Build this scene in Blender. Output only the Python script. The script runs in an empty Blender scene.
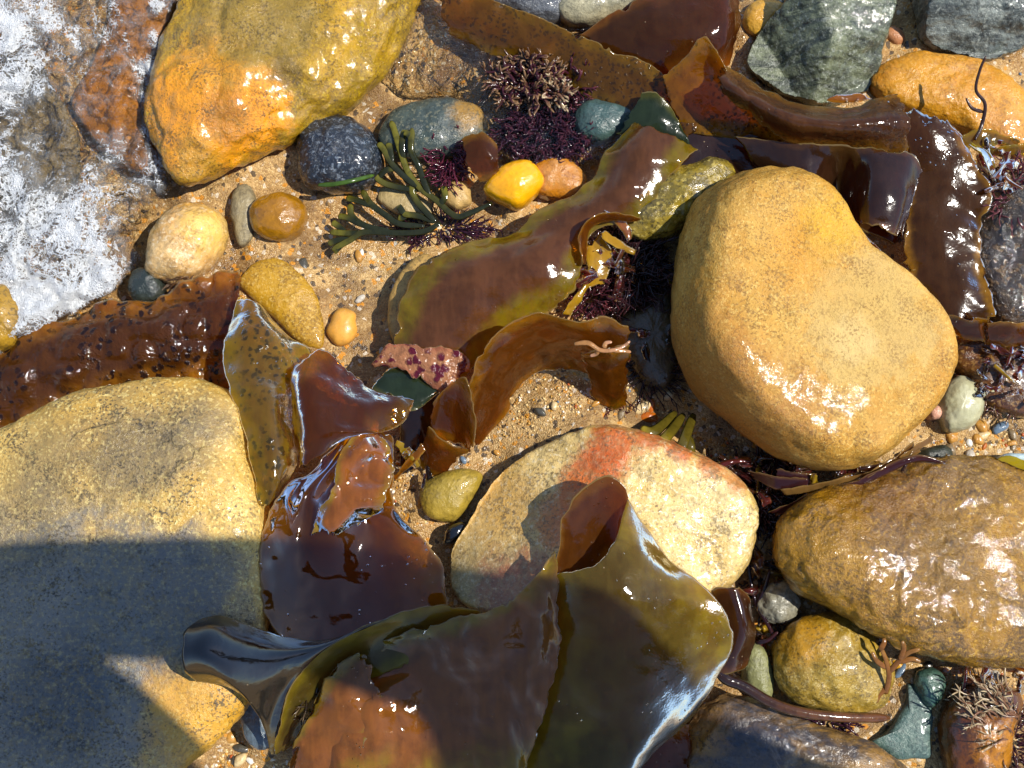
import bpy, math, random
import numpy as np
from mathutils import Vector
random.seed(7); RNG = np.random.default_rng(7)
sc = bpy.context.scene
COL = sc.collection
# ------------------------------------------------------------------ camera
D = 1.25; TILT = math.radians(10)
CAM = np.array([0, -D*math.sin(TILT), D*math.cos(TILT)])
RT = np.array([1., 0, 0]); UP = np.array([0, math.cos(TILT), math.sin(TILT)]); FW = np.array([0, math.sin(TILT), -math.cos(TILT)])
cd = bpy.data.cameras.new('camera'); cam = bpy.data.objects.new('camera', cd); COL.objects.link(cam)
cam.location = CAM; cam.rotation_euler = (TILT, 0, 0)
cd.sensor_width = 36; cd.lens = 36*D/1.024; cd.clip_start = .02; cd.clip_end = 500
sc.camera = cam

def W(px, py, z=0.):
    """photo pixel + height (mm) -> world point"""
    r = FW*D + RT*(px-512)/1000 + UP*(384-py)/1000
    t = (z/1000 - CAM[2])/r[2]
    return CAM + r*t

def Wn(P):
    P = np.asarray(P, float); sh = P.shape[:-1]; P = P.reshape(-1, 3)
    r = FW[None]*D + RT[None]*((P[:, :1]-512)/1000) + UP[None]*((384-P[:, 1:2])/1000)
    t = (P[:, 2]/1000 - CAM[2])/r[:, 2]
    return (CAM + r*t[:, None]).reshape(sh+(3,))

def S(r, g, b, k=.72):
    f = lambda c: (c/255/12.92 if c/255 <= .04045 else ((c/255+.055)/1.055)**2.4)*k
    c = [f(r), f(g), f(b)]; l = .3*c[0]+.6*c[1]+.1*c[2]
    return tuple(min(.95, max(.004, l+(x-l)*1.12)) for x in c)+(1,)

# ------------------------------------------------------------------ numpy noise
def _h(i, j, k, s):
    n = (i*374761393 + j*668265263 + k*2147483647 + s*144665) & 0xffffffff
    n = ((n ^ (n >> 13))*1274126177) & 0xffffffff
    return ((n ^ (n >> 16)) & 0xffffff)/float(0xffffff)*2-1
def vnoise(p, s=0):
    p = np.asarray(p, float); i = np.floor(p).astype(np.int64); f = p-i; f = f*f*f*(f*(f*6-15)+10)
    o = 0
    for a in (0, 1):
        for b in (0, 1):
            for c in (0, 1):
                w = (f[..., 0] if a else 1-f[..., 0])*(f[..., 1] if b else 1-f[..., 1])*(f[..., 2] if c else 1-f[..., 2])
                o = o + w*_h(i[..., 0]+a, i[..., 1]+b, i[..., 2]+c, s)
    return o
def fbm(p, s=0, o=4, g=.5):
    r = 0; a = 1; t = 0
    for k in range(o):
        r = r+a*vnoise(p*2**k+k*7.3, s+k); t += a; a *= g
    return r/t

# ------------------------------------------------------------------ mesh helpers
def link(name, V, F, mat, loc=None, parent=None, smooth=True, attrs=None, cols=None):
    V = np.asarray(V, float)
    me = bpy.data.meshes.new(name)
    if loc is None:
        loc = np.array([(V[:, 0].min()+V[:, 0].max())/2, (V[:, 1].min()+V[:, 1].max())/2, V[:, 2].min()])
    ploc = np.array(parent.location) if parent is not None else 0
    me.from_pydata((V-loc).tolist(), [], [tuple(int(q) for q in f) for f in F]); me.update()
    if smooth: me.polygons.foreach_set('use_smooth', [True]*len(me.polygons))
    for k, v in (attrs or {}).items():
        a = me.attributes.new(k, 'FLOAT', 'POINT'); a.data.foreach_set('value', np.asarray(v, np.float32))
    if cols is not None:
        a = me.attributes.new('col', 'FLOAT_COLOR', 'POINT'); a.data.foreach_set('color', np.asarray(cols, np.float32).ravel())
    if mat: me.materials.append(mat)
    o = bpy.data.objects.new(name, me); COL.objects.link(o)
    o.location = loc-ploc
    if parent is not None: o.parent = parent
    return o
def tag(o, label, cat, group=None, kind=None):
    if label: o['label'] = label
    if cat: o['category'] = cat
    if group: o['group'] = group
    if kind: o['kind'] = kind
    return o

def crom(P, n, closed=False):
    """Catmull-Rom resample of P (k,...) to n points"""
    P = np.asarray(P, float); k = len(P)
    t = np.linspace(0, k, n, endpoint=False) if closed else np.linspace(0, k-1, n)
    if not closed: t[-1] = k-1-1e-9
    i = np.floor(t).astype(int); f = (t-i).reshape((-1,)+(1,)*(P.ndim-1))
    def g(j):
        if closed: return P[j % k]
        lo = j < 0; hi = j > k-1; q = P[np.clip(j, 0, k-1)].copy()
        if lo.any(): q[lo] = 2*P[0]-P[1]
        if hi.any(): q[hi] = 2*P[-1]-P[-2]
        return q
    a, b, c, d = g(i-1), g(i), g(i+1), g(i+2)
    return .5*(2*b+(c-a)*f+(2*a-5*b+4*c-d)*f*f+(3*b-a-3*c+d)*f**3)

def grid_faces(nu, nv, off=0):
    a = np.arange(nu*nv).reshape(nu, nv)+off
    return np.stack([a[:-1, :-1], a[:-1, 1:], a[1:, 1:], a[1:, :-1]], -1).reshape(-1, 4)

# ------------------------------------------------------------------ nodes
def mat(name):
    m = bpy.data.materials.new(name); m.use_nodes = True; m.node_tree.nodes.clear(); return m
class T:
    def __init__(s, m): s.t = m.node_tree
    def n(s, ty, ins=None, out=0, **kw):
        nd = s.t.nodes.new('ShaderNode'+ty)
        for k, v in kw.items(): setattr(nd, k, v)
        for k, v in (ins or {}).items():
            sk = nd.inputs[k]
            if isinstance(v, bpy.types.NodeSocket): s.t.links.new(v, sk)
            elif isinstance(v, tuple) and len(v) == 4 and sk.type == 'VECTOR': sk.default_value = v[:3]
            else: sk.default_value = v
        return nd.outputs[out]
    def noise(s, v, sc_, det=3, ro=.55, dist=0): return s.n('TexNoise', {'Vector': v, 'Scale': sc_, 'Detail': det, 'Roughness': ro, 'Distortion': dist})
    def mix(s, f, a, b, bt='MIX'):
        nd = s.t.nodes.new('ShaderNodeMix'); nd.data_type = 'RGBA'; nd.blend_type = bt
        for i, v in ((0, f), (6, a), (7, b)):
            if isinstance(v, bpy.types.NodeSocket): s.t.links.new(v, nd.inputs[i])
            else: nd.inputs[i].default_value = v
        return nd.outputs[2]
    def mr(s, v, a, b, c=0., d=1., sm=True):
        return s.n('MapRange', {'Value': v, 'From Min': a, 'From Max': b, 'To Min': c, 'To Max': d}, interpolation_type='SMOOTHSTEP' if sm else 'LINEAR')
    def m(s, op, a, b=0., c=0., cl=False): return s.n('Math', {0: a, 1: b, 2: c}, operation=op, use_clamp=cl)
    def bump(s, h, st, dist=.002, nrm=None):
        d = {'Height': h, 'Strength': st, 'Distance': dist}
        if nrm is not None: d['Normal'] = nrm
        return s.n('Bump', d)
    def mixs(s, f, a, b): return s.n('MixShader', {0: f, 1: a, 2: b})
    def out(s, sh): s.t.links.new(sh, s.t.nodes.new('ShaderNodeOutputMaterial').inputs['Surface'])

def rock_mat(name, A, B, dark=S(40, 38, 34), light=None, spk=.5, spks=330., rough=.45, wet=.0, bump=.5, low=9., streak=None, patches=(), org=None, bdist=.0026, rvar=.2, mid=45., gloss=(), mot=.5, crack=0):
    m = mat(name); t = T(m); P = t.n('TexCoord', out=3)
    n1 = t.noise(P, low, 6, .65, .4)
    c = t.mix(t.mr(n1, .38, .62), A, B)
    nm = t.noise(P, mid, 6, .72, .3); nf = t.noise(P, mid*3.2, 5, .7)
    c = t.mix(t.mr(nm, .44, .68, 0, mot), c, tuple(x*.55 for x in A[:3])+(1,))
    def dst(px, py, rd, z, k=1.5):
        w = W(px, py, z)-org
        dd = t.n('VectorMath', {0: P, 1: tuple(w)}, operation='SUBTRACT')
        dd = t.n('VectorMath', {0: dd, 1: (1, 1, .3)}, operation='MULTIPLY')
        ln = t.n('VectorMath', {0: dd}, operation='LENGTH', out=1)
        nz = t.noise(P, 1.6/(rd/1000), 8, .72, .5)
        return t.m('ADD', ln, t.m('MULTIPLY', t.m('SUBTRACT', nz, .5), rd/1000*k))
    if streak:
        mp = t.n('Mapping', {'Vector': P, 'Rotation': (0, 0, streak[0]), 'Scale': (streak[1], streak[2], streak[1])})
        ns = t.noise(mp, 1., 6, .68, .6)
        c = t.mix(t.mr(ns, .42, .62, 0, streak[4]), c, streak[3])
    pm = None
    for (px, py, rd, col, soft, z, amt) in patches:
        f = t.mr(dst(px, py, rd, z, 1.9), rd/1000*(1+soft), rd/1000*(1-soft), 0, amt)
        f = t.m('MULTIPLY', f, t.mr(nf, .25, .5, .55, 1.))
        c = t.mix(f, c, col); pm = f if pm is None else t.m('MAXIMUM', pm, f)
    s1 = t.noise(P, spks, 3, .7)
    sd_ = t.m('ADD', s1, t.m('MULTIPLY', t.m('SUBTRACT', nm, .5), .55))
    c = t.mix(t.m('MULTIPLY', t.mr(sd_, .515, .60, 0, spk), t.mr(t.noise(P, low*2.2, 5, .65), .38, .58, .35, 1.)), c, dark)
    c = t.mix(t.mr(nf, .36, .66, 0, mot*.7), c, tuple(x*.6 for x in A[:3])+(1,))
    if light:
        s2 = t.noise(t.n('VectorMath', {0: P, 1: (3.1, 1.7, .9)}, operation='ADD'), spks*.8, 2, .6)
        lf = t.mr(s2, .53, .64, 0, spk*.7)
        lf = t.m('MULTIPLY', lf, t.mr(nf, .4, .56, .25, 1.))
        if pm is not None: lf = t.m('MULTIPLY', lf, t.m('SUBTRACT', 1., t.m('MULTIPLY', pm, .85)))
        c = t.mix(lf, c, light)
    r = t.mr(t.noise(P, 22., 4, .6), .35, .65, max(.06, rough-rvar), min(1, rough+rvar))
    h = t.m('ADD', t.m('MULTIPLY', nm, 1.2), t.m('MULTIPLY', s1, .55))
    h = t.m('ADD', h, t.m('MULTIPLY', nf, .5))
    h = t.m('ADD', h, t.m('MULTIPLY', t.noise(P, spks*2.2, 2), .25))
    if crack:
        wv = t.n('VectorMath', {0: P, 1: t.n('VectorMath', {0: t.n('TexNoise', {'Vector': P, 'Scale': 20., 'Detail': 5.}, out=1), 'Scale': .05}, operation='SCALE')}, operation='ADD')
        ck = t.n('TexVoronoi', {'Vector': wv, 'Scale': crack}, feature='DISTANCE_TO_EDGE')
        ck = t.m('MULTIPLY', t.mr(ck, .009, .002), t.mr(t.noise(P, 11., 3), .53, .62, 0, .6))
        c = t.mix(t.m('MULTIPLY', ck, .6), c, dark); h = t.m('SUBTRACT', h, t.m('MULTIPLY', ck, 1.2))
    nb = t.bump(h, bump, bdist)
    ins = {'Base Color': c, 'Roughness': r, 'Normal': nb, 'IOR': 1.45, 'Specular Tint': (1, 1, 1, 1)}
    cw = wet
    if gloss:
        for (px, py, rd, z, amt) in gloss:
            cw = t.m('MAXIMUM', cw, t.m('MULTIPLY', t.mr(dst(px, py, rd, z, 2.2), rd/1000*1.25, rd/1000*.7, 0, amt), t.mr(t.noise(P, 330., 4, .7), .36, .62)))
    elif wet: cw = t.m('MULTIPLY', t.mr(t.noise(P, 18., 4, .6), .36, .56, .35, 1.2), wet, cl=True)
    if wet or gloss: ins.update({'Coat Weight': cw, 'Coat Roughness': .06, 'Coat IOR': 1.45, 'Coat Normal': t.bump(t.m('ADD', nm, t.m('MULTIPLY', nf, .45)), min(1, bump*.34), bdist)})
    t.out(t.n('BsdfPrincipled', ins)); return m

def kelp_mat(name, deep, edge, tint, tr=.3, rough=.07, bs=28., bst=.25, spots=None, spot_amt=0., e0=.5, e1=.95, gl=.75, fine=.15, rim=(.3, .22, .08, 1), spots_scale=90., ior=1.42, spot_nz=(.36, .56)):
    m = mat(name); t = T(m); P = t.n('TexCoord', out=3)
    e = t.n('Attribute', attribute_name='edge', out=2)
    n1 = t.noise(P, 16., 5, .6, .5); n2 = t.noise(P, 60., 4, .6)
    ee = t.m('ADD', e, t.m('MULTIPLY', t.m('SUBTRACT', n1, .5), .9))
    f = t.mr(ee, e0, e1)
    c = t.mix(f, deep, edge)
    c = t.mix(t.mr(n2, .42, .64, 0, .4), c, tuple(x*.35 for x in deep[:3])+(1,)); n3 = t.noise(P, 21., 6, .68, 1.2)
    c = t.mix(t.mr(n3, .46, .66, 0, .45), c, tuple(x*.4 for x in deep[:3])+(1,)); c = t.mix(t.mr(n3, .46, .30, 0, .2), c, tuple(min(1, x*1.7) for x in deep[:3])+(1,))
    mp = t.n('Mapping', {'Vector': P, 'Rotation': (0, 0, .6), 'Scale': (1, .12, 1)})
    st = t.noise(mp, 160., 3, .6)
    c = t.mix(t.mr(st, .45, .62, 0, .18), c, tuple(min(1, x*1.8) for x in deep[:3])+(1,))
    tc = t.mix(f, tint, tuple(min(1, a*1.25+b*.4) for a, b in zip(tint[:3], edge[:3]))+(1,))
    sp = None
    if spots is not None:
        v = t.n('TexVoronoi', {'Vector': t.n('VectorMath', {0: P, 1: t.n('VectorMath', {0: t.n('TexNoise', {'Vector': P, 'Scale': 70.}, out=1), 'Scale': .012}, operation='SCALE')}, operation='ADD'), 'Scale': spots_scale, 'Randomness': 1.})
        nz = t.noise(P, 24., 3)
        sp = t.m('MULTIPLY', t.mr(t.m('ADD', v, t.m('MULTIPLY', t.m('SUBTRACT', t.noise(P, spots_scale*1.6, 4, .65), .5), .9)), .44, .26, 0, spot_amt), t.mr(nz, *spot_nz))
        c = t.mix(sp, c, spots); tc = t.mix(sp, tc, tuple(x*.5 for x in spots[:3])+(1,))
    gv = t.n('TexVoronoi', {'Vector': P, 'Scale': 115., 'Randomness': 1.})
    gm = t.m('MULTIPLY', t.mr(gv, .10, .05), t.mr(t.noise(P, 23., 2), .52, .6, 0, .7))
    c = t.mix(gm, c, (.5, .36, .2, 1))
    rm = t.mr(e, .955, .985, 0, .7)
    c = t.mix(rm, c, rim)
    h = t.m('ADD', t.noise(P, bs, 3, .5, .3), t.m('MULTIPLY', st, .05)); h = t.m('ADD', h, t.m('MULTIPLY', t.mr(t.noise(P, 75., 3, .6, .5), .5, .75), .16))
    if sp is not None: h = t.m('ADD', h, t.m('MULTIPLY', sp, .12))
    nb = t.bump(h, bst, .006)
    if fine:
        nb = t.bump(t.noise(P, 420., 2), fine, .0008, nb)
        vb = t.n('TexVoronoi', {'Vector': P, 'Scale': 170., 'Randomness': 1.})
        dots = t.m('MULTIPLY', t.mr(vb, .2, .07), t.mr(t.noise(P, 26., 4, .65), .57, .66))
        nb = t.bump(dots, .9, .0016, nb)
    dif = t.n('BsdfDiffuse', {'Color': c, 'Normal': nb})
    trl = t.n('BsdfTranslucent', {'Color': tc, 'Normal': nb})
    b = t.mixs(.42, dif, trl)
    trc = t.mix(.35, tc, tint)
    tf = t.m('MULTIPLY', t.mr(f, 0, 1, .75, 1.35), tr, cl=True)
    if sp is not None: tf = t.m('MULTIPLY', tf, t.m('SUBTRACT', 1., sp))
    b = t.mixs(tf, b, t.n('BsdfTransparent', {'Color': trc}))
    fr = t.n('Fresnel', {'IOR': ior, 'Normal': nb})
    rr = t.mr(t.noise(P, 35., 4), .4, .65, max(.02, rough*.5), rough*1.3)
    b = t.mixs(t.m('MULTIPLY', fr, gl, cl=True), b, t.n('BsdfGlossy', {'Color': (1, 1, 1, 1), 'Roughness': rr, 'Normal': nb}))
    t.out(b); return m

def strand_mat(name, base, tip, rough=.2, trans=.3):
    m = mat(name); t = T(m); P = t.n('TexCoord', out=3)
    a = t.n('Attribute', attribute_name='t', out=2); v = t.n('Attribute', attribute_name='rnd', out=2)
    c = t.mix(t.mr(t.m('ADD', a, t.m('MULTIPLY', t.m('SUBTRACT', v, .5), .5)), .35, .95), base, tip)
    c = t.mix(t.mr(t.noise(P, 150., 3), .4, .7, 0, .5), c, tuple(x*.4 for x in base[:3])+(1,))
    nb = t.bump(t.noise(P, 300., 2), .3, .001)
    pr = t.n('BsdfPrincipled', {'Base Color': c, 'Roughness': rough, 'Normal': nb})
    t.out(t.mixs(trans, pr, t.n('BsdfTranslucent', {'Color': c, 'Normal': nb}))); return m

# ------------------------------------------------------------------ rocks
BANK = []
def ell(cx, cy, rx, ry, rot=0, n=12, j=.1, seed=0):
    r = random.Random(seed or int(cx*13+cy*7)); o = []
    for k in range(n):
        a = 2*math.pi*k/n; q = 1+r.uniform(-j, j); x, y = rx*q*math.cos(a), ry*q*math.sin(a)
        o.append((cx+x*math.cos(rot)-y*math.sin(rot), cy+x*math.sin(rot)+y*math.cos(rot)))
    return o
def rock(name, label, cat, outline, z0, H, m, n=2.4, c=None, tilt=(0, 0), amp=.035, freq=2.2, seed=1, bumps=(), group=None, N=None, low=None, parent=None, facet=0, oct_=4, under=1.0, lump=None, cut=None):
    pts = np.array([W(x, y, z0) for x, y in outline])
    sz = np.linalg.norm(pts.max(0)-pts.min(0))
    N = N or (280 if sz > .15 else 110 if sz > .05 else 44); M = max(10, N//5)
    ring = crom(pts, N, True)
    ctr = W(c[0], c[1], z0) if c else ring.mean(0)
    Hm = H/1000; Lm = (z0/1000+.008) if low is None else low/1000
    V = [ctr+[0, 0, Hm]]
    for k in range(1, M+1):
        a = k/M*math.pi/2; r = math.sin(a)**(2/n); h = math.cos(a)**(2/n) if k < M else 0
        q = ctr+(ring-ctr)*r; q[:, 2] = ctr[2]+Hm*h; V.extend(q)
    Mb = M//2
    for k in range(1, Mb):
        a = k/Mb*math.pi/2; r = math.cos(a)**(2/2.6); h = math.sin(a)**(2/2.6)
        q = ctr+(ring-ctr)*(1-(1-r)*under); q[:, 2] = ctr[2]-Lm*h; V.extend(q)
    V.append(ctr-[0, 0, Lm]); V = np.array(V)
    F = []
    for i in range(N): F.append((0, 1+i, 1+(i+1) % N))
    nr = M+Mb-1
    for k in range(nr-1):
        a = 1+k*N
        for i in range(N):
            j = (i+1) % N; F.append((a+i, a+N+i, a+N+j, a+j))
    a = 1+(nr-1)*N; last = len(V)-1
    for i in range(N): F.append((a+i, last, a+(i+1) % N))
    for (bx, by, br, bz) in bumps:
        p = W(bx, by, z0+H*.7); d2 = ((V[:, :2]-p[:2])**2).sum(1)/(br/1000)**2
        V[:, 2] += np.exp(-d2)*bz/1000*np.clip((V[:, 2]-ctr[2])/Hm*1.6, 0, 1)
    up = np.clip((V[:, 2]-ctr[2])/max(Hm, 1e-4), 0, 1)
    V[:, 2] += ((V[:, 0]-ctr[0])*tilt[0]+(V[:, 1]-ctr[1])*tilt[1])*up**.5
    if cut:
        for ct in (cut if isinstance(cut, list) else [cut]):
            pl = ct[0]/1000+(V[:, 0]-ctr[0])*ct[1]+(V[:, 1]-ctr[1])*ct[2]; s_ = ct[3]/1000
            zc = -s_*np.logaddexp(-V[:, 2]/s_, -pl/s_); V[:, 2] = np.where(V[:, 2] > ctr[2], np.maximum(zc, ctr[2]-.004), V[:, 2])
    BANK.append((ctr[:2].copy(), ring[:, :2].copy(), sz))
    dirv = V-ctr; dirv[:, 2] *= 1.5; dirv /= np.linalg.norm(dirv, axis=1)[:, None]+1e-9
    p = (V-ctr)/sz*freq*2.2+seed*11.7
    nz = fbm(p, seed, oct_, .5)
    if facet: nz = nz+facet*(np.abs(vnoise(p*.8+5, seed+9))-.35)
    V += dirv*(nz*amp*sz)[:, None]
    V += dirv*(fbm(p*9, seed+3, 3)*amp*sz*.12)[:, None]
    if sz > .05:
        V += dirv*(fbm((V-ctr)*90+seed, seed+5, 4, .6)*(.0016 if sz > .15 else .0010))[:, None]
    if lump: V += dirv*((np.abs(fbm((V-ctr)*lump[0]+seed, seed+6, 3, .55))-.2)*lump[1]/1000)[:, None]
    loc = np.array([ctr[0], ctr[1], 0.])
    if callable(m): m = m(loc)
    o = link(name, V, F, m, loc, parent)
    return tag(o, label, cat, group)

# ------------------------------------------------------------------ kelp sheets
def sheet_geo(rows, nu=70, nv=44, ruf=3., rf=9., wav=1.5, seed=1, thick=1.4, jag=2.2, ends=(0, 0), crumple=0):
    P = Wn(np.array(rows, float))
    G = crom(P, nu); G = crom(G.transpose(1, 0, 2), nv).transpose(1, 0, 2)
    du = np.gradient(G, axis=0); dv = np.gradient(G, axis=1); Nn = np.cross(du, dv); Nn /= np.linalg.norm(Nn, axis=2)[..., None]+1e-12
    if Nn[..., 2].mean() < 0: Nn = -Nn
    v = np.abs(np.linspace(-1, 1, nv))[None].repeat(nu, 0)
    uu = np.linspace(0, 1, nu)[:, None].repeat(nv, 1)
    e = v.copy()
    if ends[0]: e = np.maximum(e, 1-uu*2.5*1.0)
    if ends[1]: e = np.maximum(e, 1-(1-uu)*2.5)
    e = np.clip(e, 0, 1)
    ln = G*24+seed*3.1
    d = vnoise(G*rf*6+seed*5.7, seed)*ruf/1000*e**3 + fbm(ln, seed+2, 3)*wav/1000*2.2
    if crumple: d = d+(np.abs(vnoise(G*42+seed, seed+5))-.3)*crumple/1000
    tv = dv/(np.linalg.norm(dv, axis=2)[..., None]+1e-12)
    side = np.sign(np.linspace(-1, 1, nv))[None, :, None]
    G = G+Nn*d[..., None]+tv*side*((fbm(G*130+seed, seed+4, 3)*jag/1000)*e**6)[..., None]
    tu = du/(np.linalg.norm(du, axis=2)[..., None]+1e-12)
    nd = fbm(G*75+seed*2, seed+8, 4, .6)*jag*3.2/1000
    G = G+tu*(nd*(np.clip(1-uu*6, 0, 1)**2-np.clip(1-(1-uu)*6, 0, 1)**2))[..., None]
    nick = np.clip(fbm(G*60+seed*4, seed+11, 2)-.28, 0, 1)*jag*7/1000
    G = G-tv*side*(nick*e**5)[..., None]
    th = thick/1000*(1-.55*e**4)
    top = (G+Nn*th[..., None]/2).reshape(-1, 3); bot = (G-Nn*th[..., None]/2).reshape(-1, 3)
    nb = nu*nv
    F = grid_faces(nu, nv).tolist()+[f[::-1] for f in grid_faces(nu, nv, nb).tolist()]
    idx = np.arange(nb).reshape(nu, nv)
    for ln_ in (idx[0, ::-1], idx[-1, :], idx[:, 0], idx[::-1, -1]):
        for a, b in zip(ln_[:-1], ln_[1:]): F.append((a, b, b+nb, a+nb))
    ea = np.concatenate([e.ravel(), e.ravel()])
    return np.concatenate([top, bot]), F, ea
def sheet(name, label, rows, m, cat='kelp', group=None, parent=None, **kw):
    V, F, e = sheet_geo(rows, **kw)
    o = link(name, V, F, m, None, parent, attrs={'edge': e})
    return tag(o, label, cat, group) if parent is None else o

# ------------------------------------------------------------------ tubes / strands
def tube_geo(pts, r0, r1, seg=7, flat=1., n=None, world=False, end=True):
    P = np.array(pts, float) if world else Wn(pts)
    n = n or max(6, len(P)*5); C = crom(P, n); tg = np.gradient(C, axis=0); tg /= np.linalg.norm(tg, axis=1)[:, None]+1e-12
    up = np.array([0, 0, 1.]); s = np.cross(tg, up); s /= np.linalg.norm(s, axis=1)[:, None]+1e-9; q = np.cross(s, tg)
    R = np.linspace(r0, r1, n)
    if end: R = R*np.clip(np.minimum(np.linspace(.55, 4, n), np.linspace(n*.45, .35, n)), 0, 1)
    a = np.linspace(0, 2*math.pi, seg, endpoint=False)
    V = (C[:, None]+s[:, None]*np.cos(a)[None, :, None]*R[:, None, None]+q[:, None]*np.sin(a)[None, :, None]*R[:, None, None]*flat).reshape(-1, 3)
    F = []
    for k in range(n-1):
        for i in range(seg):
            j = (i+1) % seg; F.append((k*seg+i, k*seg+j, (k+1)*seg+j, (k+1)*seg+i))
    F.append(tuple(range(seg-1, -1, -1))); F.append(tuple((n-1)*seg+i for i in range(seg)))
    t = np.linspace(0, 1, n).repeat(seg)
    return V, F, t
class Bundle:
    def __init__(s): s.V = []; s.F = []; s.t = []; s.r = []; s.n = 0
    def add(s, V, F, t=None, r=None):
        s.V.append(V); s.F += [tuple(i+s.n for i in f) for f in F]; s.n += len(V)
        s.t.append(t if t is not None else np.zeros(len(V))); s.r.append(np.full(len(V), random.random() if r is None else r))
    def build(s, name, m, parent=None, smooth=True, cols=None):
        return link(name, np.concatenate(s.V), s.F, m, None, parent, smooth, {'t': np.concatenate(s.t), 'rnd': np.concatenate(s.r)}, cols)
def tuft(name, label, cx, cy, z, rad, n, L, m, w=1.0, lift=.6, cat='seaweed', seed=1, curl=1., spread=None, fork=True, group=None, ry=None, dirn=None, drop=False):
    r = random.Random(seed); B = Bundle(); ry = ry or rad
    for k in range(n):
        a = r.uniform(0, 2*math.pi); q = math.sqrt(r.random())
        p = W(cx+rad*q*math.cos(a), cy+ry*q*math.sin(a), z*r.uniform(.3, 1))
        aa = a+r.uniform(-.9, .9)
        if dirn is not None: aa = dirn+r.uniform(-.6, .6)
        d = np.array([math.cos(aa), -math.sin(aa), lift*r.uniform(-.2 if drop else .2, 1.2)]); d /= np.linalg.norm(d)
        l = L/1000*r.uniform(.5, 1.15); pts = [p]; 
        for s in range(5):
            d = d+np.array([r.uniform(-1, 1), r.uniform(-1, 1), r.uniform(-.8, .5)])*.38*curl; d /= np.linalg.norm(d)
            q_ = pts[-1]+d*l/5; q_[2] = max(q_[2], .002); pts.append(q_)
        B.add(*tube_geo(pts, w/1000*r.uniform(.6, 1.2), w/2500, 5, .45, 10, True))
        if fork:
            for f in range(2):
                i = r.choice((2, 3, 4)); d2 = d+np.array([r.uniform(-1, 1), r.uniform(-1, 1), r.uniform(-.3, .6)])*.9; d2 /= np.linalg.norm(d2)
                pp = [pts[i], pts[i]+d2*l*.18, pts[i]+d2*l*.34+np.array([r.uniform(-1, 1), r.uniform(-1, 1), .3])*l*.06]
                V, F, t = tube_geo(pp, w/1300, w/2200, 4, .45, 6, True); B.add(V, F, .5+.5*t)
    return tag(B.build(name, m), label, cat, group)
def branches(name, label, lists, m, r0=3., r1=2., cat='seaweed', seg=8, flat=.6, group=None):
    B = Bundle()
    for L in lists:
        k = 1.
        if isinstance(L, tuple): L, k = L
        B.add(*tube_geo(L, r0/1000*k, r1/1000*k, seg, flat, max(10, len(L)*7)))
    return tag(B.build(name, m), label, cat, group)
#==MAIN==
# ------------------------------------------------------------------ world, sun
w = bpy.data.worlds.new('World'); sc.world = w; w.use_nodes = True
SUN_EL = math.radians(57); SUN_AZ = math.radians(0)     # azimuth from +x
nt = w.node_tree; nt.nodes.clear()
sk = nt.nodes.new('ShaderNodeTexSky'); sk.sky_type = 'NISHITA'; sk.sun_disc = False
sk.sun_elevation = SUN_EL; sk.sun_rotation = math.radians(90)-SUN_AZ
sk.dust_density = .25; sk.ozone_density = 3.; sk.air_density = 1.
bg = nt.nodes.new('ShaderNodeBackground'); bg.inputs[1].default_value = .15
ow = nt.nodes.new('ShaderNodeOutputWorld'); nt.links.new(sk.outputs[0], bg.inputs[0]); nt.links.new(bg.outputs[0], ow.inputs[0])
ld = bpy.data.lights.new('sun', 'SUN'); ld.energy = 5.0; ld.angle = math.radians(.53); ld.color = (1, .95, .86)
lo = bpy.data.objects.new('sun', ld); COL.objects.link(lo)
sd = Vector((math.cos(SUN_EL)*math.cos(SUN_AZ), math.cos(SUN_EL)*math.sin(SUN_AZ), math.sin(SUN_EL)))
lo.rotation_euler = sd.to_track_quat('Z', 'Y').to_euler(); lo.location = (2, 0, 3)

# ------------------------------------------------------------------ sand
gb = [(560, 425, 75, 26), (600, 400, 60, 10), (650, 340, 45, -10), (700, 455, 40, -6), (640, 280, 40, -10), (800, 560, 60, -4), (880, 300, 50, -8), (950, 120, 90, 6), (430, 500, 45, 10), (60, 200, 170, -12), (500, 90, 70, -6)]
gbw = [(W(x, y, 0), r/1000, h/1000) for x, y, r, h in gb]
def ground_z(x, y):
    z = fbm(np.stack([x*7, y*7, x*0], -1), 3, 3)*.006+fbm(np.stack([x*40, y*40, x*0+3], -1), 5, 2)*.0013
    for p, r, h in gbw: z = z+h*np.exp(-((x-p[0])**2+(y-p[1])**2)/r**2)
    return z
fx = np.linspace(-.85, .85, 380); ox = .85*np.geomspace(1.01, 60, 26)
gx = np.concatenate([-ox[::-1], fx, ox]); fy = np.linspace(-.7, .7, 320); oy = .7*np.geomspace(1.01, 70, 26); gy = np.concatenate([-oy[::-1], fy, oy])
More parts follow.
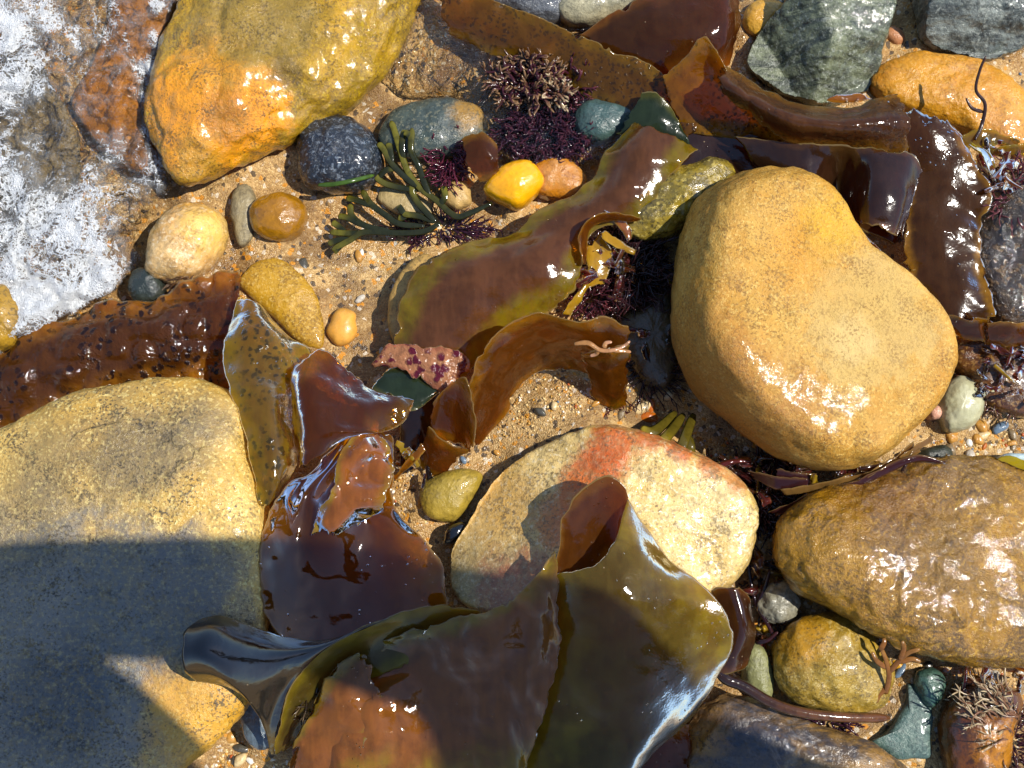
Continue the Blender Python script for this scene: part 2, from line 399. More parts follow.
# ------------------------------------------------------------------ rocks
YG = S(214, 166, 78)
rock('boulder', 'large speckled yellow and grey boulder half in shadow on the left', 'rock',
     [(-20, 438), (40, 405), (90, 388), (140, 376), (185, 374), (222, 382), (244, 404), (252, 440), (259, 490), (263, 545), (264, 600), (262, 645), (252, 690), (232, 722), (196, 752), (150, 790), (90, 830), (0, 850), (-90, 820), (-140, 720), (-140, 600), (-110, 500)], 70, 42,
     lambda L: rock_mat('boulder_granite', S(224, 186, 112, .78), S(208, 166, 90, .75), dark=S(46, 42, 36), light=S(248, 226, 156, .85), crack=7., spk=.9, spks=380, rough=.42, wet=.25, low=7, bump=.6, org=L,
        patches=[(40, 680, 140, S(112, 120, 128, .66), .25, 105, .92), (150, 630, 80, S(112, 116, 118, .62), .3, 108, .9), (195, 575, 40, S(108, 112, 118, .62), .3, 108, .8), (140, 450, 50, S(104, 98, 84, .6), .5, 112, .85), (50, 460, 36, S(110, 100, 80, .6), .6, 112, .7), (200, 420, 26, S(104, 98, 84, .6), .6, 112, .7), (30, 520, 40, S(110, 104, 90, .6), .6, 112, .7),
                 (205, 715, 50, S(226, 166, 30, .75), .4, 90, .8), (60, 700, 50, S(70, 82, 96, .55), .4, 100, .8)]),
     n=3.0, c=(120, 580), amp=.022, seed=4, bumps=[(60, 430, 60, 8), (190, 460, 60, 6), (80, 640, 90, -8)], tilt=(-.03, .0))
rock('boulder', 'smooth heart-shaped tan boulder standing above the wet weed', 'rock',
     [(672.6, 298.2), (676.5, 262.9), (681.3, 231.4), (694.8, 205.6), (718.0, 187.4), (746.9, 177.9), (780.7, 176.9), (811.6, 187.4), (832.8, 209.4), (844.4, 232.3), (859.8, 252.4), (886.9, 274.3), (915.8, 298.2), (937.0, 323.0), (946.7, 347.9), (944.8, 376.5), (931.2, 404.2), (907.1, 432.9), (881.1, 455.8), (854.0, 467.2), (825.1, 470.1), (794.2, 462.5), (761.4, 445.3), (727.6, 421.4), (698.7, 392.8), (680.3, 364.1), (671.7, 331.6)], 50, 125,
     lambda L: rock_mat('heart_sandstone', S(220, 176, 100, .74), S(204, 152, 72, .70), dark=S(112, 76, 34), light=S(240, 206, 130, .8), spk=.7, spks=430, rough=.55, rvar=.12, wet=0, low=6, bump=.8, mot=.36, org=L, mid=50, gloss=[(740, 355, 16, 130, .7), (765, 380, 18, 130, .9), (800, 405, 26, 130, 1.), (835, 408, 20, 130, .9), (860, 395, 12, 130, .7)], streak=(.05, 40, 7, S(196, 132, 46), .4),
        patches=[(868, 318, 62, S(214, 180, 114, .74), .12, 115, .8), (800, 250, 40, S(214, 150, 52, .78), .6, 120, .5), (720, 440, 70, S(172, 108, 30, .66), .6, 90, .75), (688, 360, 46, S(176, 114, 36, .66), .6, 90, .65), (835, 225, 30, S(228, 178, 30, .8), .6, 115, .6), (855, 340, 22, S(226, 198, 140, .76), .4, 120, .6)]),  # darker brown patches paint shade onto the left and lower-left flank
     n=2.3, c=(800, 318), amp=.011, seed=11, bumps=[(868, 258, 30, -14)], cut=(124, -.17, .05, 7), lump=(16, 5))
rock('rock', 'pale speckled rock with an orange-red streak behind the kelp tube', 'rock',
     [(449, 572), (452, 550), (469, 520), (494, 482), (529, 453), (570, 435), (611, 428), (652, 433), (692, 451), (730, 475), (751, 500), (757, 530), (750, 560), (733, 585), (705, 600), (650, 615), (570, 622), (500, 619), (470, 610), (454, 594)], 42, 66,
     lambda L: rock_mat('pale_granite', S(232, 204, 144, .82), S(218, 182, 110, .8), dark=S(90, 70, 46), light=S(250, 236, 200, .85), spk=.75, spks=330, rough=.36, wet=.4, low=11, bump=.6, org=L,
        patches=[(470, 570, 34, S(120, 104, 72, .6), .5, 60, .7), (500, 505, 40, S(196, 142, 60), .6, 75, .7), (575, 590, 30, S(160, 156, 150, .6), .5, 75, .7), (522, 590, 38, S(150, 62, 48, .65), .4, 75, .85),
                 (612, 445, 24, S(208, 98, 22, .78), .35, 88, .95), (596, 470, 26, S(208, 98, 22, .78), .35, 88, .95), (580, 498, 24, S(210, 110, 28, .78), .35, 88, .9), (562, 522, 26, S(206, 112, 34, .76), .35, 85, .85),
                 (648, 436, 15, S(196, 90, 28, .75), .4, 75, .9), (680, 448, 15, S(196, 90, 28, .75), .4, 75, .9), (710, 464, 14, S(196, 90, 28, .75), .4, 72, .8), (735, 482, 12, S(196, 100, 34, .75), .4, 68, .7)]),
     lump=(30, 4), n=2.5, c=(625, 515), amp=.016, cut=[(88, -.10, .04, 5), (102, .45, -.30, 5)], seed=21, bumps=[(600, 470, 60, 10), (700, 530, 50, 6)], tilt=(-.02, -.05))
rock('boulder', 'glossy wet brown boulder below the heart-shaped stone at right', 'rock',
     [(769, 545), (776, 522), (801, 500), (840, 484), (890, 467), (940, 458), (990, 460), (1035, 476), (1085, 512), (1105, 580), (1070, 640), (1026, 660), (972, 664), (921, 655), (871, 634), (831, 610), (792, 590), (772, 568)], 42, 42,
     lambda L: rock_mat('wet_ochre_rock', S(186, 136, 42, .64), S(138, 102, 34, .58), dark=S(56, 38, 14), light=S(226, 180, 84), spk=.7, spks=300, rough=.34, wet=.85, low=10, bump=.95, bdist=.003, org=L,
        patches=[(815, 540, 50, S(190, 142, 32, .66), .6, 70, .7), (930, 560, 50, S(120, 92, 46, .6), .6, 85, .6), (880, 480, 50, S(120, 74, 26, .6), .6, 80, .6)]),
     n=2.3, c=(920, 560), amp=.03, seed=33, bumps=[(860, 590, 40, 6), (950, 620, 40, 5), (930, 520, 50, -4)], lump=(40, 5.5), tilt=(-.16, -.06))
rock('stone', 'round olive-tan stone under the glossy brown boulder', 'rock',
     [(773, 662), (777, 640), (795, 621), (820, 613), (850, 618), (872, 636), (888, 660), (890, 686), (880, 706), (852, 714), (815, 710), (785, 694)], 26, 30,
     lambda L: rock_mat('olive_granite', S(186, 154, 76, .7), S(160, 130, 58, .66), dark=S(66, 54, 28), light=S(230, 206, 140), spk=.75, spks=380, rough=.42, wet=.3, low=18, org=L, patches=[(800, 635, 26, S(206, 150, 34), .6, 48, .8)]), n=2.1, amp=.03, lump=(34, 6), seed=41)
rock('rock', 'mottled brown and blue-grey rock at the bottom edge under the stipe', 'rock',
     [(678, 745), (696, 715), (722, 697), (760, 700), (800, 717), (850, 735), (893, 757), (915, 790), (880, 850), (780, 870), (690, 840), (664, 790)], 26, 26,
     lambda L: rock_mat('mottled_rock', S(150, 118, 72, .66), S(168, 128, 72, .66), dark=S(40, 36, 34), spk=.7, spks=260, rough=.35, wet=.5, low=14, org=L, streak=(.5, 20, 60, S(46, 58, 74, .6), .85), patches=[(750, 750, 40, S(44, 62, 84, .6), .5, 50, .8), (700, 735, 22, S(178, 128, 64), .5, 50, .7)]), n=2.4, amp=.03, lump=(34, 6), seed=45)
GREEN = lambda L: rock_mat('green_slate', S(108, 132, 122, .6), S(84, 112, 108, .6), dark=S(40, 58, 58), light=S(170, 190, 176, .6), spk=.6, spks=420, rough=.4, wet=.4, low=24, org=L)
rock('stone', 'flat grey-green angular slab by the bottom right corner', 'rock',
     [(869, 742), (884, 733), (897, 716), (905, 700), (906, 684), (917, 686), (929, 695), (931, 715), (930, 740), (928, 757), (905, 759), (884, 752)], 8, 10, GREEN, n=3.4, amp=.02, seed=51, facet=.5)
rock('stone', 'small lumpy dark green stone above the grey-green slab', 'rock',
     [(914, 676), (922, 668), (936, 669), (946, 680), (942, 696), (932, 708), (920, 700), (914, 690)], 14, 14, lambda L: rock_mat('dark_green_stone', S(72, 104, 92, .6), S(110, 136, 118, .6), dark=S(24, 40, 36), spk=.7, spks=260, rough=.3, wet=.7, low=30, org=L), n=2.3, amp=.05, seed=52)
rock('stone', 'wet red-brown stone cut by the bottom right edge', 'rock',
     [(944, 706), (956, 688), (980, 678), (1005, 684), (1020, 700), (1012, 735), (1007, 765), (985, 810), (958, 800), (944, 765), (941, 735)], 22, 24,
     lambda L: rock_mat('red_brown_rock', S(140, 84, 34, .6), S(92, 50, 24, .6), dark=S(36, 20, 12), spk=.6, spks=200, rough=.25, wet=.9, low=20, org=L, patches=[(1000, 745, 24, S(206, 140, 40), .5, 40, .8)]), n=2.2, amp=.04, seed=53)
rock('boulder', 'big wet boulder with a bright orange face beside the foam', 'rock',
     [(148, 100), (156, 62), (176, 20), (196, -25), (300, -60), (424, -45), (421, 8), (396, 52), (366, 96), (332, 120), (301, 131), (277, 150), (242, 163), (192, 186), (170, 180), (160, 150), (150, 125)], 28, 50,
     lambda L: rock_mat('orange_rock', S(204, 158, 26, .74), S(160, 128, 26, .68), dark=S(70, 54, 12), light=S(224, 186, 70, .7), spk=.85, spks=420, rough=.3, wet=.7, low=14, bump=.8, org=L,
        patches=[(196, 112, 58, S(240, 158, 22, .88), .25, 70, .95), (252, 105, 36, S(244, 160, 14, .9), .3, 70, .95), (215, 60, 38, S(226, 156, 50, .78), .3, 75, .9), (225, 115, 24, S(160, 104, 40, .7), .5, 75, .7), (255, 15, 62, S(160, 134, 70, .66), .3, 78, .9), (200, 168, 24, S(196, 150, 72, .7), .4, 45, .8), (286, 70, 16, S(110, 86, 30, .6), .5, 75, .7)]),
     lump=(20, 12), n=2.6, c=(255, 45), amp=.034, seed=61, bumps=[(215, 110, 60, 6), (290, 60, 26, -7), (350, 40, 60, 6)], facet=.4)
rock('rock', 'submerged orange-brown rock seen through the wash', 'rock',
     [(76, 100), (92, 60), (110, 20), (120, -30), (170, -40), (176, 10), (150, 60), (140, 110), (156, 150), (150, 178), (118, 160), (90, 130)], 14, 11,
     lambda L: rock_mat('sunken_rock', S(206, 136, 54, .7), S(170, 112, 44, .66), dark=S(90, 60, 24), spk=.6, rough=.4, low=14, org=L), n=2.3, amp=.04, seed=62)
rock('rock', 'dark grey rock under the foam at the far left', 'rock', [(-60, 60), (10, 40), (60, 90), (84, 160), (60, 220), (0, 250), (-70, 200)], 8, 8,
     lambda L: rock_mat('sunken_grey', S(158, 136, 98, .6), S(116, 106, 84, .55), spk=.6, rough=.4, org=L), amp=.04, seed=63)
rock('stone', 'small yellow stone at the left edge above the brown kelp', 'rock', [(-14, 300), (4, 285), (20, 300), (26, 326), (10, 348), (-16, 346)], 30, 22,
     lambda L: rock_mat('yellow_stone', S(196, 154, 70), S(150, 116, 50), spk=.7, rough=.35, wet=.5, org=L), amp=.04, seed=64)
rock('stone', 'cream and tan stone at the edge of the foam', 'rock', [(145, 262), (150, 236), (168, 213), (194, 202), (218, 211), (227, 232), (217, 254), (201, 274), (176, 283), (152, 277)], 22, 28,
     lambda L: rock_mat('cream_stone', S(226, 190, 136, .8), S(214, 160, 90, .76), dark=S(120, 84, 44), light=S(252, 238, 206, .88), spk=.5, rough=.35, wet=.4, low=22, org=L, patches=[(205, 225, 22, S(240, 200, 110, .85), .5, 45, .7)]), n=2.2, amp=.04, seed=65, facet=.4)
rock('stone', 'wet blue-black stone with white glints beside the orange boulder', 'rock', [(299, 165), (300, 140), (312, 122), (336, 116), (361, 125), (378, 145), (381, 170), (365, 188), (335, 193), (307, 187)], 18, 30,
     lambda L: rock_mat('black_stone', S(44, 54, 66, .5), S(26, 34, 46, .5), dark=S(10, 14, 20), light=S(150, 160, 170, .55), spk=1., spks=340, rough=.2, wet=.95, bump=1., low=20, org=L), n=2.4, amp=.025, lump=(34, 6), seed=66)
rock('stone', 'small glossy amber-brown stone on the sand below the black one', 'rock', [(250, 216), (257, 201), (280, 194), (300, 200), (307, 215), (299, 234), (281, 241), (258, 235)], 14, 22,
     lambda L: rock_mat('amber_stone', S(186, 132, 32), S(140, 96, 22), dark=S(80, 50, 10), spk=.4, rough=.2, wet=1., bump=.35, org=L), n=2.4, amp=.03, seed=67)
rock('stone', 'flat teal-grey stone half covered by purple weed', 'rock', [(378, 137), (394, 112), (428, 100), (464, 102), (486, 114), (484, 140), (450, 156), (410, 158), (388, 151)], 12, 20,
     lambda L: rock_mat('teal_stone', S(92, 102, 92, .55), S(70, 84, 84, .5), dark=S(32, 40, 40), light=S(150, 146, 120), spk=.7, rough=.35, wet=.5, org=L, patches=[(470, 112, 18, S(200, 150, 70), .5, 30, .7)]), n=2.5, amp=.03, seed=68)
rock('pebble', 'bright egg-yellow pebble between the purple weed and kelp', 'pebble', [(484, 190), (494, 175), (510, 163), (530, 162), (544, 177), (540, 190), (520, 207), (503, 203)], 26, 18,
     lambda L: rock_mat('yellow_pebble', S(244, 182, 34, .88), S(238, 164, 20, .86), dark=S(226, 150, 10), spk=.15, rough=.3, wet=.5, bump=.12, org=L), n=2.2, amp=.015, seed=69)
rock('pebble', 'orange-brown veined pebble right of the egg-yellow one', 'pebble', [(528, 172), (545, 157), (570, 161), (586, 178), (582, 196), (552, 199), (534, 192)], 16, 16,
     lambda L: rock_mat('orange_pebble', S(216, 140, 50), S(196, 150, 96), dark=S(120, 64, 20), spk=.5, rough=.25, wet=.8, org=L), n=2.2, amp=.03, seed=70)
rock('rock', 'rough olive-yellow rock tucked behind the heart-shaped boulder', 'rock', [(622, 228), (646, 197), (676, 170), (712, 160), (732, 176), (712, 205), (684, 228), (650, 240)], 40, 24,
     lambda L: rock_mat('olive_rock', S(170, 146, 66, .66), S(120, 106, 60, .6), dark=S(46, 42, 24), light=S(222, 200, 120), spk=.8, spks=260, rough=.35, wet=.5, low=22, org=L, streak=(.9, 30, 120, S(76, 70, 46), .6)), n=2.3, amp=.05, lump=(34, 6), seed=71, facet=.6)
SCH = lambda nm, a, b, rot: (lambda L: rock_mat(nm, a, b, dark=S(26, 30, 26), light=S(200, 204, 190, .6), spk=.6, spks=300, rough=.35, wet=.6, low=20, org=L, bump=.8, streak=(rot, 22, 130, S(34, 40, 36, .55), .85)))
rock('rock', 'grey-green angular rock with a dark left face above the kelp roll', 'rock', [(747, 55), (760, 30), (788, 4), (805, -20), (870, -25), (887, 8), (882, 48), (871, 84), (842, 100), (815, 101), (778, 86), (753, 70)], 26, 90,
     SCH('grey_schist', S(140, 146, 116, .62), S(108, 116, 94, .56), .5), n=2.4, c=(832, 40), amp=.022, lump=(34, 4), seed=72, facet=.4, cut=[(88, .95, .55, 3), (68, -.2, .1, 3), (84, -.55, 1.0, 3)])
rock('rock', 'grey and white banded rock at the top right corner', 'rock', [(917, 15), (920, -12), (980, -40), (1050, -30), (1046, 30), (1006, 55), (960, 52), (926, 40)], 26, 90,
     SCH('banded_schist', S(160, 166, 156, .64), S(108, 118, 112, .56), -.1), n=2.6, c=(985, 10), amp=.02, lump=(34, 4), seed=73, facet=.3, cut=[(80, .1, 1.3, 3), (64, -.08, .1, 3)])
rock('rock', 'flat golden-orange sandstone under the thin twig at upper right', 'rock', [(871, 88), (880, 66), (910, 55), (950, 57), (986, 65), (1022, 94), (1040, 132), (1026, 156), (980, 142), (948, 125), (898, 108)], 20, 20,
     lambda L: rock_mat('gold_sandstone', S(220, 158, 70, .75), S(206, 138, 50, .72), dark=S(110, 66, 20), spk=.5, spks=420, rough=.4, wet=.35, org=L, light=S(240, 200, 120)), n=2.6, amp=.025, lump=(26, 4), seed=74)
rock('pebble', 'smooth yellow oval pebble next to the grey-green angular rock', 'pebble', [(742, 20), (749, 6), (766, 1), (783, 6), (780, 24), (762, 37), (747, 32)], 14, 14,
     lambda L: rock_mat('oval_pebble', S(226, 178, 90), S(206, 146, 56), spk=.2, rough=.3, wet=.4, org=L), n=2.2, amp=.02, seed=75)
rock('rock', 'pale cream rock at the top edge in the middle', 'rock', [(556, 10), (575, -15), (630, -30), (676, -15), (670, 2), (640, 12), (600, 22), (570, 22)], 24, 22,
     lambda L: rock_mat('cream_rock', S(206, 196, 160, .7), S(130, 128, 110, .6), dark=S(50, 50, 44), spk=.7, rough=.35, wet=.4, org=L), amp=.04, seed=76, facet=.5)
rock('rock', 'wet grey rock full of glints at the top edge beside brown kelp', 'rock', [(486, 2), (500, -20), (550, -25), (570, 0), (560, 20), (530, 22), (505, 14)], 22, 18,
     lambda L: rock_mat('glint_rock', S(124, 128, 132, .55), S(84, 88, 94, .5), dark=S(30, 32, 36), spk=.7, rough=.25, wet=.9, bump=1., org=L), amp=.05, seed=77)
rock('stone', 'blue-green flat stone showing beside the olive kelp', 'rock', [(574, 117), (586, 102), (610, 103), (634, 112), (624, 132), (598, 142), (580, 134)], 22, 14,
     lambda L: rock_mat('blue_green', S(92, 116, 108, .55), S(70, 96, 96, .5), spk=.5, rough=.35, wet=.5, org=L), amp=.03, seed=78)
rock('stone', 'white quartz stone beside the heart-shaped boulder', 'rock', [(937, 402), (944, 386), (959, 376), (975, 384), (983, 408), (971, 427), (949, 431), (939, 420)], 16, 22,
     lambda L: rock_mat('quartz', S(206, 202, 168, .8), S(180, 178, 140, .75), dark=S(150, 140, 90), spk=.2, rough=.35, wet=.4, bump=.2, org=L), n=2.3, amp=.03, seed=79)
rock('stone', 'translucent grey quartz stone in the gap left of the round stone', 'rock', [(757, 602), (766, 586), (786, 582), (799, 600), (794, 617), (776, 624), (762, 616)], 14, 18,
     lambda L: rock_mat('grey_quartz', S(170, 166, 146, .7), S(136, 130, 110, .6), spk=.4, rough=.3, wet=.5, org=L), n=2.2, amp=.06, seed=80, facet=.6)
rock('stone', 'half-buried yellow sandy stone below the amber-brown stone', 'rock', [(240, 285), (254, 264), (280, 260), (308, 283), (322, 315), (322, 346), (300, 342), (268, 312)], 8, 10,
     lambda L: rock_mat('sandy_stone', S(206, 160, 70), S(180, 136, 40), dark=S(110, 76, 20), light=S(240, 206, 130), spk=.7, spks=420, rough=.45, org=L, wet=.2), n=2.2, amp=.02, seed=81)
rock('pebble', 'smooth peach pebble half sunk in the sand', 'pebble', ell(343, 327, 15, 18, .3, seed=5), 6, 12,
     lambda L: rock_mat('peach_pebble', S(232, 176, 100, .8), S(220, 150, 60, .8), spk=.12, rough=.4, wet=.2, bump=.15, org=L), n=2.2, amp=.015, seed=82)
rock('pebble', 'flat beige pebble under the green branching weed', 'pebble', ell(405, 203, 28, 14, .35, seed=6), 5, 8,
     lambda L: rock_mat('beige_pebble', S(196, 172, 124), S(170, 150, 104), spk=.4, rough=.4, org=L), n=2.2, amp=.02, seed=83)
rock('pebble', 'round beige pebble beneath the tip of the green weed', 'pebble', ell(457, 196, 15, 14, 0, seed=8), 8, 12,
     lambda L: rock_mat('beige_pebble2', S(216, 182, 124), S(190, 150, 90), spk=.3, rough=.35, org=L), n=2.2, amp=.02, seed=84)
rock('stone', 'flat tan stone under the olive edge of the wide kelp blade', 'rock', [(389, 332), (389, 302), (402, 272), (428, 254), (450, 290), (440, 345), (405, 352)], 18, 12,
     lambda L: rock_mat('tan_stone', S(206, 168, 104), S(170, 136, 80), spk=.5, rough=.5, org=L), n=2.5, amp=.02, seed=85)
rock('stone', 'smooth olive-yellow stone at the foot of the sand mound', 'rock', [(419, 497), (430, 480), (458, 469), (482, 474), (474, 496), (455, 520), (428, 517)], 20, 18,
     lambda L: rock_mat('olive_yellow', S(196, 166, 84), S(150, 130, 60), spk=.4, rough=.4, wet=.2, org=L), n=2.2, amp=.03, seed=86)
rock('pebble', 'small shiny black pebble left of the orange-streaked rock', 'pebble', ell(456, 533, 15, 9, -.7, seed=9), 26, 12,
     lambda L: rock_mat('black_pebble', S(30, 32, 36, .5), S(20, 22, 26, .5), spk=.1, rough=.12, wet=1, bump=.1, org=L), n=2.2, amp=.02, seed=87)
rock('stone', 'smooth olive-grey stone beside the dark kelp fold', 'rock', [(744, 652), (754, 642), (766, 652), (774, 680), (768, 702), (750, 696), (742, 676)], 14, 14,
     lambda L: rock_mat('olive_grey', S(150, 150, 104), S(124, 122, 84), spk=.4, rough=.4, org=L), n=2.2, amp=.03, seed=88)
rock('rock', 'dark wet rough rock at the right edge under crimson weed', 'rock', [(972, 240), (985, 205), (1020, 170), (1060, 200), (1060, 310), (1020, 330), (990, 310), (975, 275)], 40, 22,
     lambda L: rock_mat('dark_wet_rock', S(74, 58, 40, .55), S(46, 38, 30, .5), dark=S(16, 12, 10), light=S(150, 120, 84), spk=.8, spks=220, rough=.25, wet=1., bump=1., bdist=.004, org=L), amp=.05, seed=89, facet=.5)
rock('stone', 'grey slanted stone between the cream and amber stones', 'rock', [(231, 202), (239, 186), (253, 189), (257, 215), (252, 238), (240, 246), (233, 225)], 8, 10,
     lambda L: rock_mat('slant_stone', S(176, 160, 124), S(136, 126, 100), spk=.4, rough=.4, org=L, streak=(0, 90, 20, S(110, 100, 80), .6)), n=2.3, amp=.03, seed=90)
rock('stone', 'dark grey-green stone under the tip of the speckled kelp', 'rock', [(128, 290), (136, 270), (152, 268), (164, 282), (160, 300), (140, 304)], 16, 14,
     lambda L: rock_mat('dark_stone', S(66, 74, 66, .55), S(46, 52, 50, .5), spk=.4, rough=.3, wet=.6, org=L), n=2.2, amp=.04, seed=91)
rock('stone', 'blue-grey stone under the flared end of the rolled kelp', 'rock', [(240, 712), (246, 690), (262, 680), (280, 695), (282, 735), (262, 750), (246, 738)], 22, 16,
     lambda L: rock_mat('blue_grey', S(122, 136, 146, .6), S(96, 112, 124, .55), spk=.5, rough=.3, wet=.5, org=L), n=2.3, amp=.03, seed=92)
rock('rock', 'brown layered wet rock right of the white quartz stone', 'rock', [(950, 350), (985, 340), (1040, 345), (1045, 410), (1000, 412), (968, 385)], 16, 16,
     lambda L: rock_mat('layer_rock', S(130, 84, 40, .6), S(90, 54, 28, .55), dark=S(34, 20, 10), light=S(196, 156, 96), spk=.6, rough=.3, wet=.8, org=L, streak=(.1, 20, 120, S(60, 34, 18), .8)), amp=.04, seed=93, facet=.5)
rock('pebble', 'dark speckled pebble above the wet brown boulder at right', 'pebble', ell(933, 455, 20, 9, -.1, seed=3), 22, 12,
     lambda L: rock_mat('dark_speckled', S(72, 74, 56, .55), S(50, 54, 44, .5), spk=.7, rough=.4, org=L), n=2.2, amp=.04, seed=94)
rock('stone', 'brown shaded rock at the back of the weedy gap', 'rock', [(618, 330), (640, 300), (668, 290), (680, 340), (668, 385), (640, 380)], 8, 18,
     lambda L: rock_mat('gap_rock', S(120, 100, 66, .55), S(86, 70, 46, .5), spk=.6, rough=.3, wet=.6, org=L), amp=.06, seed=95)
rock('pebble', 'pink oval pebble on the sand near the top right rocks', 'pebble', ell(893, 36, 12, 8, .5, seed=12), 8, 9, lambda L: rock_mat('pink_pebble', S(206, 150, 110), S(190, 120, 80), spk=.2, rough=.4, org=L), n=2.2, amp=.02, seed=96)
rock('pebble', 'pale blue flat stone at the right edge under yellow weed', 'pebble', ell(1016, 458, 18, 5, 0, seed=13), 18, 8, lambda L: rock_mat('pale_blue', S(196, 214, 216, .8), S(170, 196, 204, .75), spk=.1, rough=.4, org=L), n=2.4, amp=.02, seed=97)
rock('pebble', 'pink shell fragment against the heart-shaped boulder', 'shell', ell(935, 412, 8, 7, .5, seed=14), 22, 6, lambda L: rock_mat('pink_shell', S(226, 180, 156, .8), S(200, 140, 110), spk=.1, rough=.3, org=L), n=2.2, amp=.05, seed=98)
# ------------------------------------------------------------------ loose pebbles
PAL = [S(232, 206, 158, .8), S(214, 160, 90), S(226, 170, 70), S(206, 196, 180, .8), S(150, 130, 100), S(196, 110, 50), S(90, 86, 76), S(240, 236, 224, .85), S(120, 140, 160), S(170, 90, 60)]
PMAT = [rock_mat('loose_pebble', c, tuple(x*.75 for x in c[:3])+(1,), spk=.25, rough=.35, wet=.3, bump=.3, org=np.zeros(3)) for c in PAL]
r = random.Random(3)
for (cx, cy, rx, ry, n, z) in [(762, 640, 14, 40, 14, 6), (800, 598, 26, 10, 5, 6), (975, 442, 40, 16, 16, 8), (925, 745, 20, 20, 9, 4), (920, 668, 26, 12, 9, 6), (990, 672, 30, 8, 8, 6), (600, 425, 60, 40, 12, 18), (500, 460, 40, 20, 4, 10), (900, 40, 24, 24, 6, 3), (980, 80, 40, 20, 4, 3), (330, 270, 70, 60, 12, 2), (225, 748, 26, 14, 10, 4), (650, 405, 24, 16, 9, 2), (720, 480, 34, 24, 8, 3), (410, 478, 22, 20, 7, 8), (740, 70, 12, 30, 4, 2)]:
    for k in range(n):
        x, y = cx+r.uniform(-1, 1)*rx, cy+r.uniform(-1, 1)*ry; a = r.choice((3, 3.5, 4, 5, 6, 7)); i = r.randrange(len(PMAT))
        p = W(x, y, z); gz = float(ground_z(np.array([p[0]]), np.array([p[1]]))[0])*1000
        rock('pebble', 'tiny loose pebble lying on the coarse sand between the stones', 'pebble', ell(x, y, a*r.uniform(1, 1.5), a*.8, r.uniform(0, 3), 8, .15, r.randrange(9999)), gz+a*.4, a*.7, PMAT[i], n=2.2, amp=.05, seed=k+100, N=14, group='tiny loose pebbles', low=a*.8)
# gravel grains (uncountable)
ico_v = []; g = (1+5**.5)/2
for a, b in ((1, g), (1, -g), (-1, g), (-1, -g)): ico_v += [(0, a, b), (a, b, 0), (b, 0, a)]
ico_v = np.array(ico_v)/math.hypot(1, g)
from itertools import combinations
ed = 2/math.hypot(1, g)*1.01; ico_f = []
for i, j, k in combinations(range(12), 3):
    if all(np.linalg.norm(ico_v[a]-ico_v[b]) < ed for a, b in ((i, j), (j, k), (i, k))):
        ico_f.append((i, j, k) if np.dot(np.cross(ico_v[j]-ico_v[i], ico_v[k]-ico_v[i]), ico_v[i]) > 0 else (i, k, j))
GV = []; GF = []; GC = []; cnt = 0
zones = [(965, 440, 60, 28, 700, 1.9), (920, 715, 60, 55, 900, 1.9), (770, 630, 30, 60, 350, 1.8), (700, 455, 60, 40, 400, 1.8), (580, 420, 90, 50, 1000, 1.25), (650, 400, 26, 24, 160, 2.0), (235, 745, 45, 30, 450, 1.8), (320, 270, 110, 90, 350, .8), (410, 480, 40, 40, 300, 1.5), (900, 60, 60, 60, 450, 1.5), (1000, 680, 50, 22, 240, 2.0), (740, 80, 20, 60, 160, 1.4), (400, 220, 60, 50, 120, .8), (1000, 400, 40, 30, 150, 2)]
gcol = [S(236, 206, 150, .8), S(206, 164, 96), S(180, 130, 66), S(250, 240, 220, .9), S(222, 160, 60), S(110, 90, 66), S(60, 54, 48), S(190, 96, 50), S(196, 190, 176, .8), S(100, 124, 150)]
for cx, cy, rx, ry, n, s in zones:
    for k in range(n):
        x, y = cx+RNG.normal()*rx*.55, cy+RNG.normal()*ry*.55; p = W(x, y, 3); p[2] = ground_z(np.array([p[0]]), np.array([p[1]]))[0]
        q = ico_v*(s/1000*RNG.uniform(.5, 1.25)*RNG.uniform(.7, 1.3, 3))*RNG.uniform(.8, 1.2, (12, 1))
        a = RNG.uniform(0, 6.3); q = q@np.array([[math.cos(a), -math.sin(a), 0], [math.sin(a), math.cos(a), 0], [0, 0, 1]])
        GV.append(q+p+[0, 0, s*.0003]); GF += [(a_+cnt, b_+cnt, c_+cnt) for a_, b_, c_ in ico_f]; cnt += 12
        GC += [gcol[min(len(gcol)-1, int(RNG.exponential(2.4)))]]*12
m = mat('gravel_grains'); t = T(m); P = t.n('TexCoord', out=3); c = t.n('Attribute', attribute_name='col')
t.out(t.n('BsdfPrincipled', {'Base Color': t.mix(t.mr(t.noise(P, 600., 2), .4, .7, 0, .35), c, (.1, .07, .04, 1)), 'Roughness': .4}))
tag(link('gravel', np.concatenate(GV), GF, m, np.zeros(3), None, True, None, GC), 'coarse shell and quartz grit between the stones', 'gravel', None, 'stuff')
# ------------------------------------------------------------------ kelp materials
K_deep = kelp_mat('kelp_deep_brown', (.030, .0145, .002, 1), (.15, .10, .005, 1), (.95, .48, .03, 1), tr=.42, rough=.05, bst=.2)
K_wide = kelp_mat('kelp_wide_brown', (.125, .050, .018, 1), (.21, .175, .008, 1), (.75, .42, .03, 1), tr=.20, rough=.10, bst=.14, e0=.42, e1=.75, gl=.85)
K_olive = kelp_mat('kelp_olive', (.13, .088, .014, 1), (.27, .20, .008, 1), (.9, .62, .04, 1), tr=.38, rough=.08, bst=.2, e0=.3, e1=.85, spots=(.015, .012, .008, 1), spot_amt=.7, spots_scale=150, gl=.7)
K_tube = kelp_mat('kelp_tube', (.085, .066, .012, 1), (.21, .175, .012, 1), (.8, .45, .03, 1), tr=.13, rough=.15, bst=.12, e0=.35, e1=.9, gl=.62, ior=1.45)
